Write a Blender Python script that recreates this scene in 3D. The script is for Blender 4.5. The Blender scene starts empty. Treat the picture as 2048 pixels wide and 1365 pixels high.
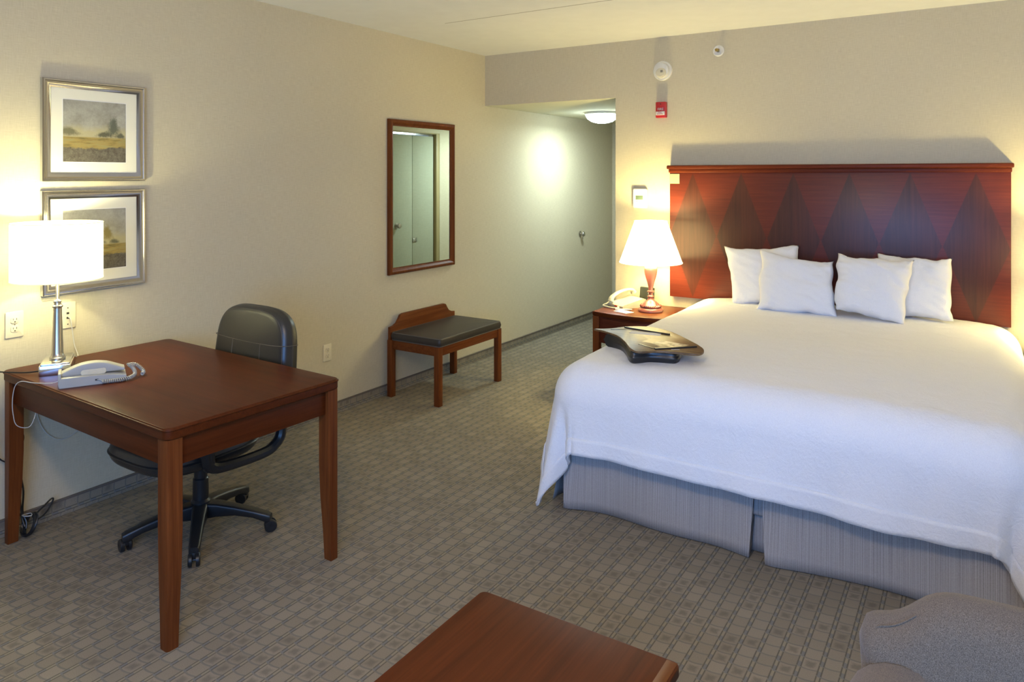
import bpy, bmesh, math, random
from mathutils import Vector, Matrix, noise
random.seed(7)
PI = math.pi
S = bpy.context.scene
COL = S.collection

# ------------------------------------------------------------------ camera
cam_d = bpy.data.cameras.new('camera')
cam = bpy.data.objects.new('camera', cam_d)
COL.objects.link(cam)
cam.location = (3.64, -5.256, 1.6)
cam.rotation_euler = (PI/2, 0, math.atan2(934, 1461))
cam_d.sensor_width = 36.0
cam_d.lens = 36.0*1461/2048
cam_d.shift_y = -(682.5-350.5)/2048
cam_d.clip_start = 0.02
S.camera = cam

# ------------------------------------------------------------------ world, exposure
S.view_settings.view_transform = 'Standard'
S.view_settings.look = 'None'
S.view_settings.exposure = 0.52
S.view_settings.gamma = 1.0
S.view_settings.use_curve_mapping = False
W = bpy.data.worlds.new('world'); S.world = W
W.use_nodes = True
W.node_tree.nodes['Background'].inputs[0].default_value = (0.45, 0.62, 1.0, 1)
W.node_tree.nodes['Background'].inputs[1].default_value = 0.5
S.cycles.max_bounces = 10
S.cycles.diffuse_bounces = 6
S.cycles.caustics_reflective = False
S.cycles.caustics_refractive = False

def light(name, kind, loc, power, color, rot=(0, 0, 0), parent=None, **kw):
    d = bpy.data.lights.new(name, kind)
    d.energy = power; d.color = color
    for k, v in kw.items(): setattr(d, k, v)
    o = bpy.data.objects.new(name, d); COL.objects.link(o)
    o.location = loc; o.rotation_euler = rot
    if parent: o.parent = parent
    return o

# light gains (red, green, blue) of every source; room is an added fill light
G = dict(day=(0.19, 0.47, 1.10), room=(1.02, 0.75, 0.44), desk=(0.72, 0.67, 0.36), bed=(2.25, 1.88, 0.80), hall=(0.80, 0.98, 0.98))
def lit(key, k): return tuple(c*k for c in G[key])
def pc(key, watts):                       # power and colour of a lamp from its gains
    g = G[key]; m = max(max(g), 1e-6)
    return watts*m, tuple(c/m for c in g)
# daylight coming through the window of the wall behind the camera
e, c = pc('day', 95)
light('daylight', 'AREA', (3.9, -6.63, 1.45), e, c, rot=(PI/2, 0, 0), shape='RECTANGLE', size=2.6, size_y=1.45)
# powers of the lamps' own bulbs and of the added fill (the lights are made in the lamps' builders)
P_DESK, P_BED, P_HALL, P_FILL = 17, 10.5, 2, 45

# ------------------------------------------------------------------ materials
class NT:
    def __init__(s, name):
        s.m = bpy.data.materials.new(name); s.m.use_nodes = True
        s.t = s.m.node_tree; s.b = s.t.nodes['Principled BSDF']
        s.out = s.t.nodes['Material Output']
    def n(s, typ, **kw):
        nd = s.t.nodes.new(typ)
        for k, v in kw.items(): setattr(nd, k, v)
        return nd
    def l(s, a, b): s.t.links.new(a, b)
    def val(s, sock, v):
        if isinstance(v, (int, float)): sock.default_value = v
        elif isinstance(v, tuple): sock.default_value = v
        else: s.l(v, sock)
    def math(s, op, a, b=0.0, c=0.0):
        nd = s.n('ShaderNodeMath', operation=op)
        s.val(nd.inputs[0], a); s.val(nd.inputs[1], b); s.val(nd.inputs[2], c)
        return nd.outputs[0]
    def pos(s):
        g = s.n('ShaderNodeNewGeometry'); x = s.n('ShaderNodeSeparateXYZ')
        s.l(g.outputs['Position'], x.inputs[0]); return x.outputs
    def objco(s):
        c = s.n('ShaderNodeTexCoord'); return c.outputs['Object']
    def mapped(s, vec, scale):
        m = s.n('ShaderNodeMapping'); m.inputs['Scale'].default_value = scale
        s.l(vec, m.inputs['Vector']); return m.outputs[0]
    def noise(s, vec, scale=1.0, detail=3.0, rough=0.5, dist=0.0):
        nd = s.n('ShaderNodeTexNoise'); nd.inputs['Scale'].default_value = scale
        nd.inputs['Detail'].default_value = detail; nd.inputs['Roughness'].default_value = rough
        nd.inputs['Distortion'].default_value = dist
        s.l(vec, nd.inputs['Vector']); return nd.outputs['Fac']
    def mix(s, f, a, b, blend='MIX'):
        nd = s.n('ShaderNodeMix', data_type='RGBA', blend_type=blend)
        s.val(nd.inputs[0], f)
        for i, v in ((6, a), (7, b)):
            if isinstance(v, tuple): nd.inputs[i].default_value = (*v[:3], 1)
            else: s.l(v, nd.inputs[i])
        return nd.outputs[2]
    def ramp(s, f, stops):
        nd = s.n('ShaderNodeValToRGB'); s.l(f, nd.inputs[0]); e = nd.color_ramp.elements
        while len(e) < len(stops): e.new(0.5)
        for i, (p, c) in enumerate(stops):
            e[i].position = p; e[i].color = (*c[:3], 1)
        return nd.outputs[0]
    def bump(s, h, strength, dist=0.01):
        nd = s.n('ShaderNodeBump'); nd.inputs['Strength'].default_value = strength
        nd.inputs['Distance'].default_value = dist
        s.l(h, nd.inputs['Height']); s.l(nd.outputs[0], s.b.inputs['Normal'])
    def base(s, c): s.val(s.b.inputs['Base Color'], (*c[:3], 1) if isinstance(c, tuple) else c)
    def set(s, **kw):
        for k, v in kw.items(): s.val(s.b.inputs[k.replace('_', ' ')], v)

def plain(name, col, rough=0.5, metal=0.0, spec=0.5, coat=0.0, var=0.04, bump=0.0, bscale=200):
    t = NT(name); o = t.objco()
    n = t.noise(o, 8, 2)
    a = tuple(c*(1-var) for c in col); b = tuple(min(1, c*(1+var)) for c in col)
    t.base(t.mix(n, a, b)); t.set(Roughness=rough, Metallic=metal)
    t.b.inputs['Specular IOR Level'].default_value = spec
    if coat: t.b.inputs['Coat Weight'].default_value = coat; t.b.inputs['Coat Roughness'].default_value = 0.12
    if bump: t.bump(t.noise(o, bscale, 3), bump, 0.002)
    return t.m

def wood(name, dark, lite, axis=1, rough=0.36, coat=0.0, scale=1.0, spec=0.11):
    t = NT(name); o = t.objco()
    sc = [38.0*scale]*3; sc[axis] = 1.6*scale
    sf = [190.0*scale]*3; sf[axis] = 5.0*scale
    g1 = t.noise(t.mapped(o, tuple(sc)), 1, 4, 0.55, 0.6)
    g2 = t.noise(t.mapped(o, tuple(sf)), 1, 3, 0.6)
    f = t.math('ADD', t.math('MULTIPLY', g1, 0.65), t.math('MULTIPLY', g2, 0.35))
    t.base(t.ramp(f, [(0.34, dark), (0.66, lite)]))
    t.set(Roughness=rough); t.b.inputs['Coat Weight'].default_value = coat
    t.b.inputs['Specular IOR Level'].default_value = spec
    t.bump(g2, 0.05, 0.001)
    return t.m

def wallpaper(name, c1, c2):
    t = NT(name); o = t.objco()
    v = t.noise(t.mapped(o, (380, 380, 20)), 1, 3, 0.6)
    h = t.noise(t.mapped(o, (20, 20, 380)), 1, 3, 0.6)
    f = t.math('ADD', t.math('MULTIPLY', v, 0.5), t.math('MULTIPLY', h, 0.5))
    big = t.noise(o, 1.2, 2)
    f2 = t.math('ADD', t.math('MULTIPLY', f, 0.85), t.math('MULTIPLY', big, 0.15))
    t.base(t.ramp(f2, [(0.36, c1), (0.64, c2)])); t.set(Roughness=0.75)
    t.b.inputs['Specular IOR Level'].default_value = 0.25
    t.bump(f, 0.25, 0.002)
    return t.m

def carpet(name, ua, va, uoff=0.0):
    """woven carpet: columns of blocks along one axis, each column split in blocks, with a pair of thin cords between columns"""
    t = NT(name); p = t.pos(); ax = {'X': p[0], 'Y': p[1], 'Z': p[2]}
    u = t.math('DIVIDE', t.math('ADD', ax[ua], uoff), 0.064)
    col = t.math('FLOOR', u); fu = t.math('FRACT', u)
    wn = t.n('ShaderNodeTexWhiteNoise', noise_dimensions='1D'); t.l(col, wn.inputs['W'])
    v0 = t.math('DIVIDE', ax[va], 0.058)
    arch = t.math('MULTIPLY', t.math('SINE', t.math('MULTIPLY', fu, PI)), 0.10)
    v = t.math('ADD', t.math('ADD', v0, arch), t.math('MULTIPLY', wn.outputs['Value'], 0.9))
    row = t.math('FLOOR', v); fv = t.math('FRACT', v)
    cx = t.n('ShaderNodeCombineXYZ'); t.l(col, cx.inputs[0]); t.l(row, cx.inputs[1])
    w2 = t.n('ShaderNodeTexWhiteNoise', noise_dimensions='2D'); t.l(cx.outputs[0], w2.inputs['Vector'])
    r = w2.outputs['Value']
    g = t.n('ShaderNodeNewGeometry').outputs['Position']
    pile = t.noise(g, 420, 2, 0.7); mid = t.noise(g, 60, 3, 0.6); broad = t.noise(g, 1.1, 2)
    body = t.mix(t.math('FRACT', t.math('MULTIPLY', r, 7.31)), (0.212, 0.183, 0.138), (0.248, 0.216, 0.165))
    # every third block or so is a tufted one with a darker heart
    du = t.math('ABSOLUTE', t.math('SUBTRACT', fu, 0.63)); dv = t.math('ABSOLUTE', t.math('SUBTRACT', fv, 0.55))
    dd = t.math('MAXIMUM', t.math('MULTIPLY', du, 1.2), dv)
    hs = t.n('ShaderNodeMapRange'); t.l(t.math('ADD', dd, t.math('MULTIPLY', t.math('SUBTRACT', mid, 0.5), 0.35)), hs.inputs['Value'])
    hs.inputs['From Min'].default_value = 0.36; hs.inputs['From Max'].default_value = 0.14
    heart = t.math('MULTIPLY', hs.outputs[0], t.math('GREATER_THAN', r, 0.60))
    heart = t.math('MULTIPLY', heart, 0.60)
    body = t.mix(heart, body, (0.125, 0.105, 0.085))
    # gap between blocks
    gap = t.math('LESS_THAN', fv, 0.11)
    body = t.mix(t.math('MULTIPLY', gap, 0.5), body, (0.110, 0.108, 0.108))
    # cord strip: two dark lines with a light and a bluish dash between them
    strip = t.math('MULTIPLY', t.math('GREATER_THAN', fu, 0.05), t.math('LESS_THAN', fu, 0.24))
    dash = t.math('GREATER_THAN', fv, 0.5)
    sc = t.mix(dash, (0.172, 0.166, 0.155), (0.240, 0.212, 0.155))
    c = t.mix(strip, body, sc)
    l1 = t.math('LESS_THAN', fu, 0.07)
    l2 = t.math('MULTIPLY', t.math('GREATER_THAN', fu, 0.20), t.math('LESS_THAN', fu, 0.27))
    ln = t.math('MULTIPLY', t.math('MAXIMUM', l1, l2), t.math('GREATER_THAN', t.math('ADD', fv, t.math('MULTIPLY', mid, 0.3)), 0.25))
    c = t.mix(t.math('MULTIPLY', ln, 0.68), c, (0.075, 0.066, 0.05))
    k = t.math('ADD', 0.60, t.math('ADD', t.math('MULTIPLY', pile, 0.80), t.math('MULTIPLY', broad, 0.22)))
    cc = t.n('ShaderNodeCombineXYZ')
    for i in range(3): t.l(k, cc.inputs[i])
    c = t.mix(1.0, c, cc.outputs[0], 'MULTIPLY')
    t.base(c); t.set(Roughness=0.95); t.b.inputs['Specular IOR Level'].default_value = 0.1
    hgt = t.math('SUBTRACT', pile, t.math('MULTIPLY', t.math('MAXIMUM', gap, ln), 0.8))
    t.bump(hgt, 0.35, 0.003)
    return t.m

def fabric(name, c1, c2, scale=(500, 500, 500), rough=0.9, bump=0.3, big=0.0, bigscale=6, sheen=0.2):
    t = NT(name); o = t.objco()
    f = t.noise(t.mapped(o, scale), 1, 3, 0.65)
    t.base(t.ramp(f, [(0.35, c1), (0.65, c2)])); t.set(Roughness=rough)
    t.b.inputs['Sheen Weight'].default_value = sheen
    t.b.inputs['Specular IOR Level'].default_value = 0.15
    if big:
        n = t.noise(o, bigscale, 4, 0.55, 0.8)
        n2 = t.noise(o, bigscale*4.5, 5, 0.65, 1.6)
        f = t.math('ADD', t.math('MULTIPLY', f, 0.05), t.math('ADD', t.math('MULTIPLY', n, big), t.math('MULTIPLY', n2, big*0.45)))
    t.bump(f, bump, 0.01 if big else 0.002)
    return t.m

def emit(name, col, strength, diff=(0.8, 0.8, 0.8)):
    t = NT(name); t.base(t.mix(t.noise(t.objco(), 60, 2), diff, tuple(c*0.95 for c in diff)))
    t.b.inputs['Emission Color'].default_value = (*col, 1)
    t.b.inputs['Emission Strength'].default_value = strength
    t.set(Roughness=0.8)
    return t.m

M = {}
M['wall'] = wallpaper('linen_wallpaper', (0.51, 0.448, 0.315), (0.625, 0.562, 0.408))
M['door'] = wallpaper('door_vinyl', (0.36, 0.37, 0.27), (0.42, 0.43, 0.32))
M['jamb'] = plain('olive_jamb', (0.36, 0.29, 0.14), 0.5)
M['ceil'] = plain('ceiling_paint', (0.80, 0.80, 0.80), 0.9, spec=0.1, bump=0.25, bscale=160)
M['hallceil'] = plain('hall_ceiling_paint', (0.66, 0.64, 0.50), 0.9, spec=0.1, bump=0.2, bscale=160)
M['carpet'] = carpet('woven_carpet', 'X', 'Y')
M['base_l'] = carpet('carpet_base_left', 'Z', 'Y', 0.05)
M['base_b'] = carpet('carpet_base_back', 'Z', 'X', 0.05)
M['basecap'] = plain('base_binding', (0.13, 0.105, 0.085), 0.8)
M['mah_y'] = wood('mahogany_along_y', (0.056, 0.0122, 0.003), (0.094, 0.022, 0.0052), 1)
M['mah_x'] = wood('mahogany_along_x', (0.056, 0.0122, 0.003), (0.094, 0.022, 0.0052), 0)
M['mah_z'] = wood('mahogany_along_z', (0.056, 0.0122, 0.003), (0.094, 0.022, 0.0052), 2)
M['mah_strip'] = wood('light_mahogany_strip', (0.11, 0.034, 0.006), (0.16, 0.055, 0.010), 1)
M['mah_dark'] = wood('dark_mahogany', (0.060, 0.014, 0.008), (0.10, 0.026, 0.012), 0)
M['cherry_z'] = wood('cherry_along_z', (0.095, 0.024, 0.006), (0.175, 0.052, 0.013), 2)
M['cherry_y'] = wood('cherry_along_y', (0.095, 0.024, 0.006), (0.175, 0.052, 0.013), 1)
M['phone_grey'] = plain('desk_phone_plastic', (0.40, 0.395, 0.36), 0.42)
M['white'] = plain('white_plastic', (0.72, 0.70, 0.64), 0.45)
M['ivory'] = plain('ivory_plastic', (0.66, 0.60, 0.44), 0.45)
M['cream'] = plain('cream_plastic', (0.50, 0.47, 0.37), 0.42)
M['grey_pl'] = plain('grey_plastic', (0.42, 0.43, 0.42), 0.45)
M['black_pl'] = plain('black_plastic', (0.012, 0.013, 0.015), 0.38)
M['darkslot'] = plain('dark_slot', (0.03, 0.025, 0.02), 0.7)
M['leather'] = plain('black_leather', (0.020, 0.019, 0.018), 0.36, spec=0.6, bump=0.12, bscale=260)
M['vinyl'] = plain('brown_vinyl', (0.040, 0.033, 0.027), 0.42, spec=0.3, bump=0.08, bscale=300)
M['piping'] = plain('grey_piping', (0.11, 0.10, 0.09), 0.5)
M['stitch'] = plain('stitching', (0.10, 0.09, 0.07), 0.6)
M['nickel'] = plain('brushed_nickel', (0.52, 0.49, 0.44), 0.30, metal=1.0)
M['chrome'] = plain('chrome', (0.75, 0.76, 0.78), 0.12, metal=1.0)
M['pewter'] = plain('pewter_frame', (0.60, 0.60, 0.62), 0.18, metal=1.0, var=0.02)
M['mat'] = plain('mat_board', (0.74, 0.71, 0.60), 0.8)
M['mirror'] = plain('mirror_glass', (0.82, 0.87, 0.84), 0.0, metal=1.0, var=0.0)
M['rose'] = plain('rose_ceramic', (0.25, 0.075, 0.060), 0.25, coat=0.5, var=0.12)
M['red'] = plain('red_paint', (0.50, 0.02, 0.025), 0.4)
M['redlabel'] = plain('red_label', (0.65, 0.05, 0.03), 0.5)
M['paper'] = plain('white_paper', (0.80, 0.78, 0.76), 0.8)
M['notepaper'] = plain('cream_card', (0.50, 0.46, 0.24), 0.7)
M['ink'] = plain('ink', (0.35, 0.30, 0.15), 0.8)
M['lcd'] = plain('lcd', (0.10, 0.14, 0.10), 0.3)
M['brass'] = plain('brass', (0.45, 0.33, 0.12), 0.3, metal=1.0)
M['shade'] = emit('lit_drum_shade', lit('desk', 1), 5.0)
M['shade2'] = emit('lit_cone_shade', lit('bed', 1), 2.8)
M['shadetrim'] = emit('shade_trim', lit('desk', 1), 0.9, (0.6, 0.5, 0.35))
M['halldome'] = emit('lit_hall_dome', lit('hall', 1), 16.0)
M['filldome'] = emit('lit_fill_dome', lit('room', 1), 5.0)  # glow of the added fill dome
M['bulb'] = emit('lit_bulb', lit('desk', 1), 12.0)
M['bulb2'] = emit('lit_bedside_bulb', lit('bed', 1), 12.0)
M['sheet'] = fabric('white_coverlet', (0.78, 0.78, 0.80), (0.86, 0.86, 0.87), (330, 330, 330), 0.85, 0.75, 0.8, 7)
M['pillow'] = fabric('white_pillowcase', (0.80, 0.80, 0.82), (0.87, 0.87, 0.88), (500, 500, 500), 0.85, 0.6, 0.8, 9)
M['armchair'] = fabric('taupe_upholstery', (0.062, 0.048, 0.034), (0.190, 0.150, 0.108), (700, 700, 700), 0.95, 0.35)
M['capcord'] = plain('white_cord', (0.55, 0.54, 0.50), 0.5)
M['frontwall'] = M['wall']

def skirt_mat(sx, sy):
    t = NT('striped_bed_skirt'); o = t.objco()
    f = t.noise(t.mapped(o, (330*sx, 330*sy, 0.6)), 1, 2, 0.75)
    g = t.noise(t.mapped(o, (260, 260, 260)), 1, 2)
    f = t.math('ADD', t.math('MULTIPLY', f, 0.85), t.math('MULTIPLY', g, 0.15))
    t.base(t.ramp(f, [(0.34, (0.22, 0.205, 0.20)), (0.5, (0.37, 0.355, 0.35)), (0.68, (0.52, 0.51, 0.51))]))
    t.set(Roughness=0.9); t.b.inputs['Specular IOR Level'].default_value = 0.15
    return t.m
M['skirt'] = skirt_mat(1, 0); M['skirt_side'] = skirt_mat(0, 1)

def headboard_mat(x0, x1, z0, z1):
    t = NT('inlaid_diamond_veneer'); p = t.pos(); o = t.objco()
    u = t.math('MULTIPLY', t.math('DIVIDE', t.math('SUBTRACT', p[0], x0), x1-x0), 6.0)
    fu = t.math('ABSOLUTE', t.math('SUBTRACT', t.math('FRACT', u), 0.5))
    w = t.math('ABSOLUTE', t.math('SUBTRACT', t.math('DIVIDE', t.math('SUBTRACT', p[2], z0), z1-z0), 0.5))
    d = t.math('ADD', fu, w)
    mask = t.n('ShaderNodeMapRange'); t.l(d, mask.inputs['Value'])
    mask.inputs['From Min'].default_value = 0.497; mask.inputs['From Max'].default_value = 0.485
    gh = t.noise(t.mapped(o, (2.5, 2.5, 70)), 1, 5, 0.6, 0.9)
    gv = t.noise(t.mapped(o, (70, 70, 2.5)), 1, 5, 0.6, 0.5)
    bg = t.ramp(gh, [(0.28, (0.080, 0.0120, 0.0065)), (0.72, (0.132, 0.0215, 0.0095))])
    # the two halves of each diamond are book-matched veneers of slightly different tone
    half = t.math('GREATER_THAN', t.math('FRACT', u), 0.5)
    d1 = t.ramp(gv, [(0.28, (0.043, 0.0125, 0.0085)), (0.72, (0.072, 0.0205, 0.013))])
    d2 = t.ramp(gv, [(0.28, (0.050, 0.0135, 0.0085)), (0.72, (0.084, 0.0220, 0.013))])
    c = t.mix(mask.outputs[0], bg, t.mix(half, d1, d2))
    t.base(c); t.set(Roughness=0.42); t.b.inputs['Coat Weight'].default_value = 0.22
    t.b.inputs['Coat Roughness'].default_value = 0.30; t.b.inputs['Specular IOR Level'].default_value = 0.3
    return t.m

def tray_mat():
    t = NT('printed_lap_desk_top'); o = t.objco()
    g = t.noise(t.mapped(o, (4, 60, 60)), 1, 4, 0.6, 0.6)
    c = t.ramp(g, [(0.35, (0.11, 0.062, 0.026)), (0.65, (0.21, 0.130, 0.060))])
    t.base(c); t.set(Roughness=0.42); t.b.inputs['Specular IOR Level'].default_value = 0.35
    return t.m
M['tray'] = tray_mat()

def painting_mat(name, tree_y, tree_z, tw, th, tcol, seed):
    """misty landscape print; object coords: y across, z up, in metres from the print's centre (0.30 square)"""
    t = NT(name); o = t.objco(); s = t.n('ShaderNodeSeparateXYZ'); t.l(o, s.inputs[0])
    mp = t.n('ShaderNodeMapping'); mp.inputs['Location'].default_value = (seed, seed, 0); t.l(o, mp.inputs['Vector']); oo = mp.outputs[0]
    n1 = t.noise(oo, 14, 5, 0.7); n2 = t.noise(t.mapped(oo, (1, 10, 70)), 1, 5, 0.7); n3 = t.noise(oo, 60, 4, 0.8)
    sky = t.ramp(t.math('ADD', t.math('MULTIPLY', n1, 0.7), t.math('MULTIPLY', n3, 0.3)), [(0.3, (0.20, 0.19, 0.16)), (0.7, (0.40, 0.39, 0.35))])
    z = t.math('ADD', s.outputs[2], t.math('MULTIPLY', t.math('SUBTRACT', n1, 0.5), 0.05))
    haze = t.mix(n1, (0.34, 0.30, 0.16), (0.42, 0.38, 0.26))
    field = t.ramp(n2, [(0.3, (0.10, 0.085, 0.035)), (0.5, (0.30, 0.22, 0.07)), (0.7, (0.24, 0.25, 0.13))])
    wtr = t.ramp(n3, [(0.3, (0.050, 0.042, 0.030)), (0.7, (0.17, 0.15, 0.12))])
    def step(v, a, b):
        m = t.n('ShaderNodeMapRange'); t.l(v, m.inputs['Value'])
        m.inputs['From Min'].default_value = a; m.inputs['From Max'].default_value = b; return m.outputs[0]
    c = t.mix(step(z, 0.035, 0.0), sky, haze)
    def blob(cy, cz, w, h, col, cc):
        a = t.math('DIVIDE', t.math('SUBTRACT', s.outputs[1], cy), w); b = t.math('DIVIDE', t.math('SUBTRACT', s.outputs[2], cz), h)
        # widen downwards a little so that crowns read as pointed
        a2 = t.math('MULTIPLY', a, t.math('ADD', 1.0, t.math('MULTIPLY', b, 0.45)))
        r = t.math('SQRT', t.math('ADD', t.math('MULTIPLY', a2, a2), t.math('MULTIPLY', b, b)))
        r = t.math('ADD', r, t.math('MULTIPLY', t.math('SUBTRACT', n3, 0.5), 1.6))
        return t.mix(t.math('MULTIPLY', step(r, 1.25, 0.55), 0.92), cc, col)
    c = blob(tree_y, tree_z, tw, th, tcol, c)
    c = blob(tree_y-0.045, -0.012, 0.035, 0.014, (0.07, 0.07, 0.045), c)
    c = blob(tree_y+0.035, -0.016, 0.022, 0.012, (0.09, 0.09, 0.06), c)
    c = blob(-0.13, -0.002, 0.045, 0.020, (0.13, 0.12, 0.07), c)
    c = t.mix(step(s.outputs[2], -0.025, -0.030), c, field)
    c = t.mix(step(z, -0.074, -0.080), c, wtr)
    t.base(c); t.set(Roughness=0.5)
    return t.m
M['print_a'] = painting_mat('misty_tree_print', 0.088, 0.028, 0.028, 0.046, (0.075, 0.085, 0.065), 3.1)
M['print_b'] = painting_mat('golden_tree_print', 0.055, 0.030, 0.024, 0.034, (0.20, 0.16, 0.05), 8.7)

# ------------------------------------------------------------------ mesh helpers
def empty(name, loc=(0, 0, 0), rz=0, label=None, cat=None, group=None, rot=None):
    o = bpy.data.objects.new(name, None); COL.objects.link(o)
    o.location = loc; o.rotation_euler = rot or (0, 0, rz)
    o.empty_display_size = 0.05
    return tag(o, label, cat, group)
def tag(o, label=None, cat=None, group=None, kind=None):
    if label: o['label'] = label
    if cat: o['category'] = cat
    if group: o['group'] = group
    if kind: o['kind'] = kind
    return o
def obj(name, bm, mat, parent=None, smooth=True, angle=35, loc=None, rot=None):
    bmesh.ops.recalc_face_normals(bm, faces=bm.faces)
    me = bpy.data.meshes.new(name); bm.to_mesh(me); bm.free()
    me.materials.append(mat)
    if smooth:
        me.polygons.foreach_set('use_smooth', [True]*len(me.polygons))
        me.set_sharp_from_angle(angle=math.radians(angle))
    o = bpy.data.objects.new(name, me); COL.objects.link(o)
    if parent: o.parent = parent
    if loc: o.location = loc
    if rot: o.rotation_euler = rot
    return o
def struct(name, bm, mat, **kw):
    return tag(obj(name, bm, mat, **kw), kind='structure')
def box(lo, hi, bev=0.0, bm=None, seg=2, mtx=None):
    bm = bm or bmesh.new()
    t = bmesh.new()
    bmesh.ops.create_cube(t, size=1)
    lo = Vector(lo); hi = Vector(hi); c = (lo+hi)/2; d = hi-lo
    for v in t.verts: v.co = Vector((v.co.x*d.x, v.co.y*d.y, v.co.z*d.z)) + c
    if bev: bmesh.ops.bevel(t, geom=list(t.edges), offset=bev, segments=seg, affect='EDGES', profile=0.5)
    return join(bm, t, mtx)
def join(bm, t, mtx=None):
    if mtx is not None: bmesh.ops.transform(t, matrix=mtx, verts=t.verts)
    vm = {}
    for v in t.verts: vm[v] = bm.verts.new(v.co)
    for f in t.faces:
        try: bm.faces.new([vm[v] for v in f.verts])
        except ValueError: pass
    t.free(); return bm
def rings(rs, bm=None, closed=True, cap=True, mtx=None):
    """loft a list of rings (lists of points of equal length)"""
    bm = bm or bmesh.new(); t = bmesh.new()
    R = [[t.verts.new(p) for p in r] for r in rs]
    n = len(R[0])
    for a, b in zip(R, R[1:]):
        for i in range(n if closed else n-1):
            j = (i+1) % n
            t.faces.new((a[i], a[j], b[j], b[i]))
    if cap and closed:
        for r in (R[0], R[-1]):
            c = sum((v.co for v in r), Vector())/n; cv = t.verts.new(c)
            for i in range(n): t.faces.new((r[i], r[(i+1) % n], cv))
    return join(bm, t, mtx)
def lathe(prof, seg=40, bm=None, mtx=None, cap=True):
    rs = [[(r*math.cos(2*PI*i/seg), r*math.sin(2*PI*i/seg), z) for i in range(seg)] for r, z in prof]
    return rings(rs, bm, True, cap, mtx)
def tube(pts, r, seg=8, bm=None, mtx=None, smooth=0):
    pts = [Vector(p) for p in pts]
    if smooth: pts = catmull(pts, smooth)
    rs = []; up = None; n = len(pts)
    for i, p in enumerate(pts):
        d = (pts[min(i+1, n-1)]-pts[max(i-1, 0)])
        if d.length < 1e-9: d = Vector((0, 0, 1))
        d.normalize()
        if up is None:
            up = d.cross(Vector((0, 0, 1)));
            if up.length < 0.01: up = d.cross(Vector((1, 0, 0)))
            up.normalize()
        up = (up - d*up.dot(d)); up.normalize(); s = d.cross(up)
        rr = r[i*len(r)//n] if isinstance(r, (list, tuple)) else r
        rs.append([p+up*rr*math.cos(2*PI*k/seg)+s*rr*math.sin(2*PI*k/seg) for k in range(seg)])
    return rings(rs, bm, True, True, mtx)
def catmull(P, k):
    out = []
    for i in range(len(P)-1):
        p0 = P[max(i-1, 0)]; p1 = P[i]; p2 = P[i+1]; p3 = P[min(i+2, len(P)-1)]
        for j in range(k):
            t = j/k
            out.append(0.5*((2*p1)+(p2-p0)*t+(2*p0-5*p1+4*p2-p3)*t*t+(3*p1-p0-3*p2+p3)*t**3))
    out.append(P[-1]); return out
def prism(poly, z0, z1, bev=0.0, bm=None, mtx=None):
    """poly in xy, extruded in z"""
    bm = bm or bmesh.new(); t = bmesh.new()
    a = [t.verts.new((x, y, z0)) for x, y in poly]; f = t.faces.new(a)
    r = bmesh.ops.extrude_face_region(t, geom=[f])
    for v in [g for g in r['geom'] if isinstance(g, bmesh.types.BMVert)]: v.co.z = z1
    if bev:
        es = [e for e in t.edges if abs(e.verts[0].co.z-e.verts[1].co.z) < 1e-6]
        bmesh.ops.bevel(t, geom=es, offset=bev, segments=2, affect='EDGES', profile=0.5)
    return join(bm, t, mtx)
def rrect(w, h, r, n=6, cx=0, cy=0):
    pts = []
    for (sx, sy, a0) in ((1, 1, 0), (-1, 1, 90), (-1, -1, 180), (1, -1, 270)):
        for k in range(n+1):
            a = math.radians(a0+90*k/n)
            pts.append((cx+sx*(w/2-r)+r*math.cos(a), cy+sy*(h/2-r)+r*math.sin(a)))
    return pts
def pad(poly, z0, z1, rnd, dome=0.0, bm=None, mtx=None, n=6, puff=0.0):
    """cushion: outline in xy, rounded edges of radius rnd, slight dome on top"""
    cx = sum(p[0] for p in poly)/len(poly); cy = sum(p[1] for p in poly)/len(poly)
    R = max(math.hypot(p[0]-cx, p[1]-cy) for p in poly)
    def ring(inset, z): 
        out = []
        for x, y in poly:
            d = math.hypot(x-cx, y-cy); k = max(0, (d-inset*d/ (R*0.8)))/d if d > 1e-6 else 1
            out.append((cx+(x-cx)*k, cy+(y-cy)*k, z))
        return out
    rs = []
    for i in range(n+1):
        a = PI/2*i/n; rs.append(ring(rnd*(1-math.sin(a)), z0+rnd*(1-math.cos(a))))
    if puff:
        for i in range(1, 4): rs.append(ring(-puff*math.sin(PI*i/4), z0+rnd+(z1-z0-2*rnd)*i/4))
    for i in range(n+1):
        a = PI/2*i/n; rs.append(ring(rnd*(1-math.cos(a)), z1-rnd+rnd*math.sin(a)))
    last = rs[-1]
    for q in (0.75, 0.5, 0.25):
        rs.append([(cx+(x-cx)*q, cy+(y-cy)*q, z1+dome*(1-q*q)) for x, y, z in last])
    return rings(rs, bm, True, True, mtx)
def text_bm(s, size, extr=0.0005):
    c = bpy.data.curves.new('t', 'FONT'); c.body = s; c.size = size; c.extrude = extr
    c.align_x = 'CENTER'; c.align_y = 'CENTER'
    o = bpy.data.objects.new('t', c); COL.objects.link(o)
    bpy.context.view_layer.update()
    me = bpy.data.meshes.new_from_object(o.evaluated_get(bpy.context.evaluated_depsgraph_get()))
    bm = bmesh.new(); bm.from_mesh(me)
    bpy.data.objects.remove(o); bpy.data.curves.remove(c); bpy.data.meshes.remove(me)
    return bm
def copy_tree(o, parent=None):
    c = o.copy(); COL.objects.link(c); c.parent = parent
    for ch in list(o.children): copy_tree(ch, c)
    return c
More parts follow.
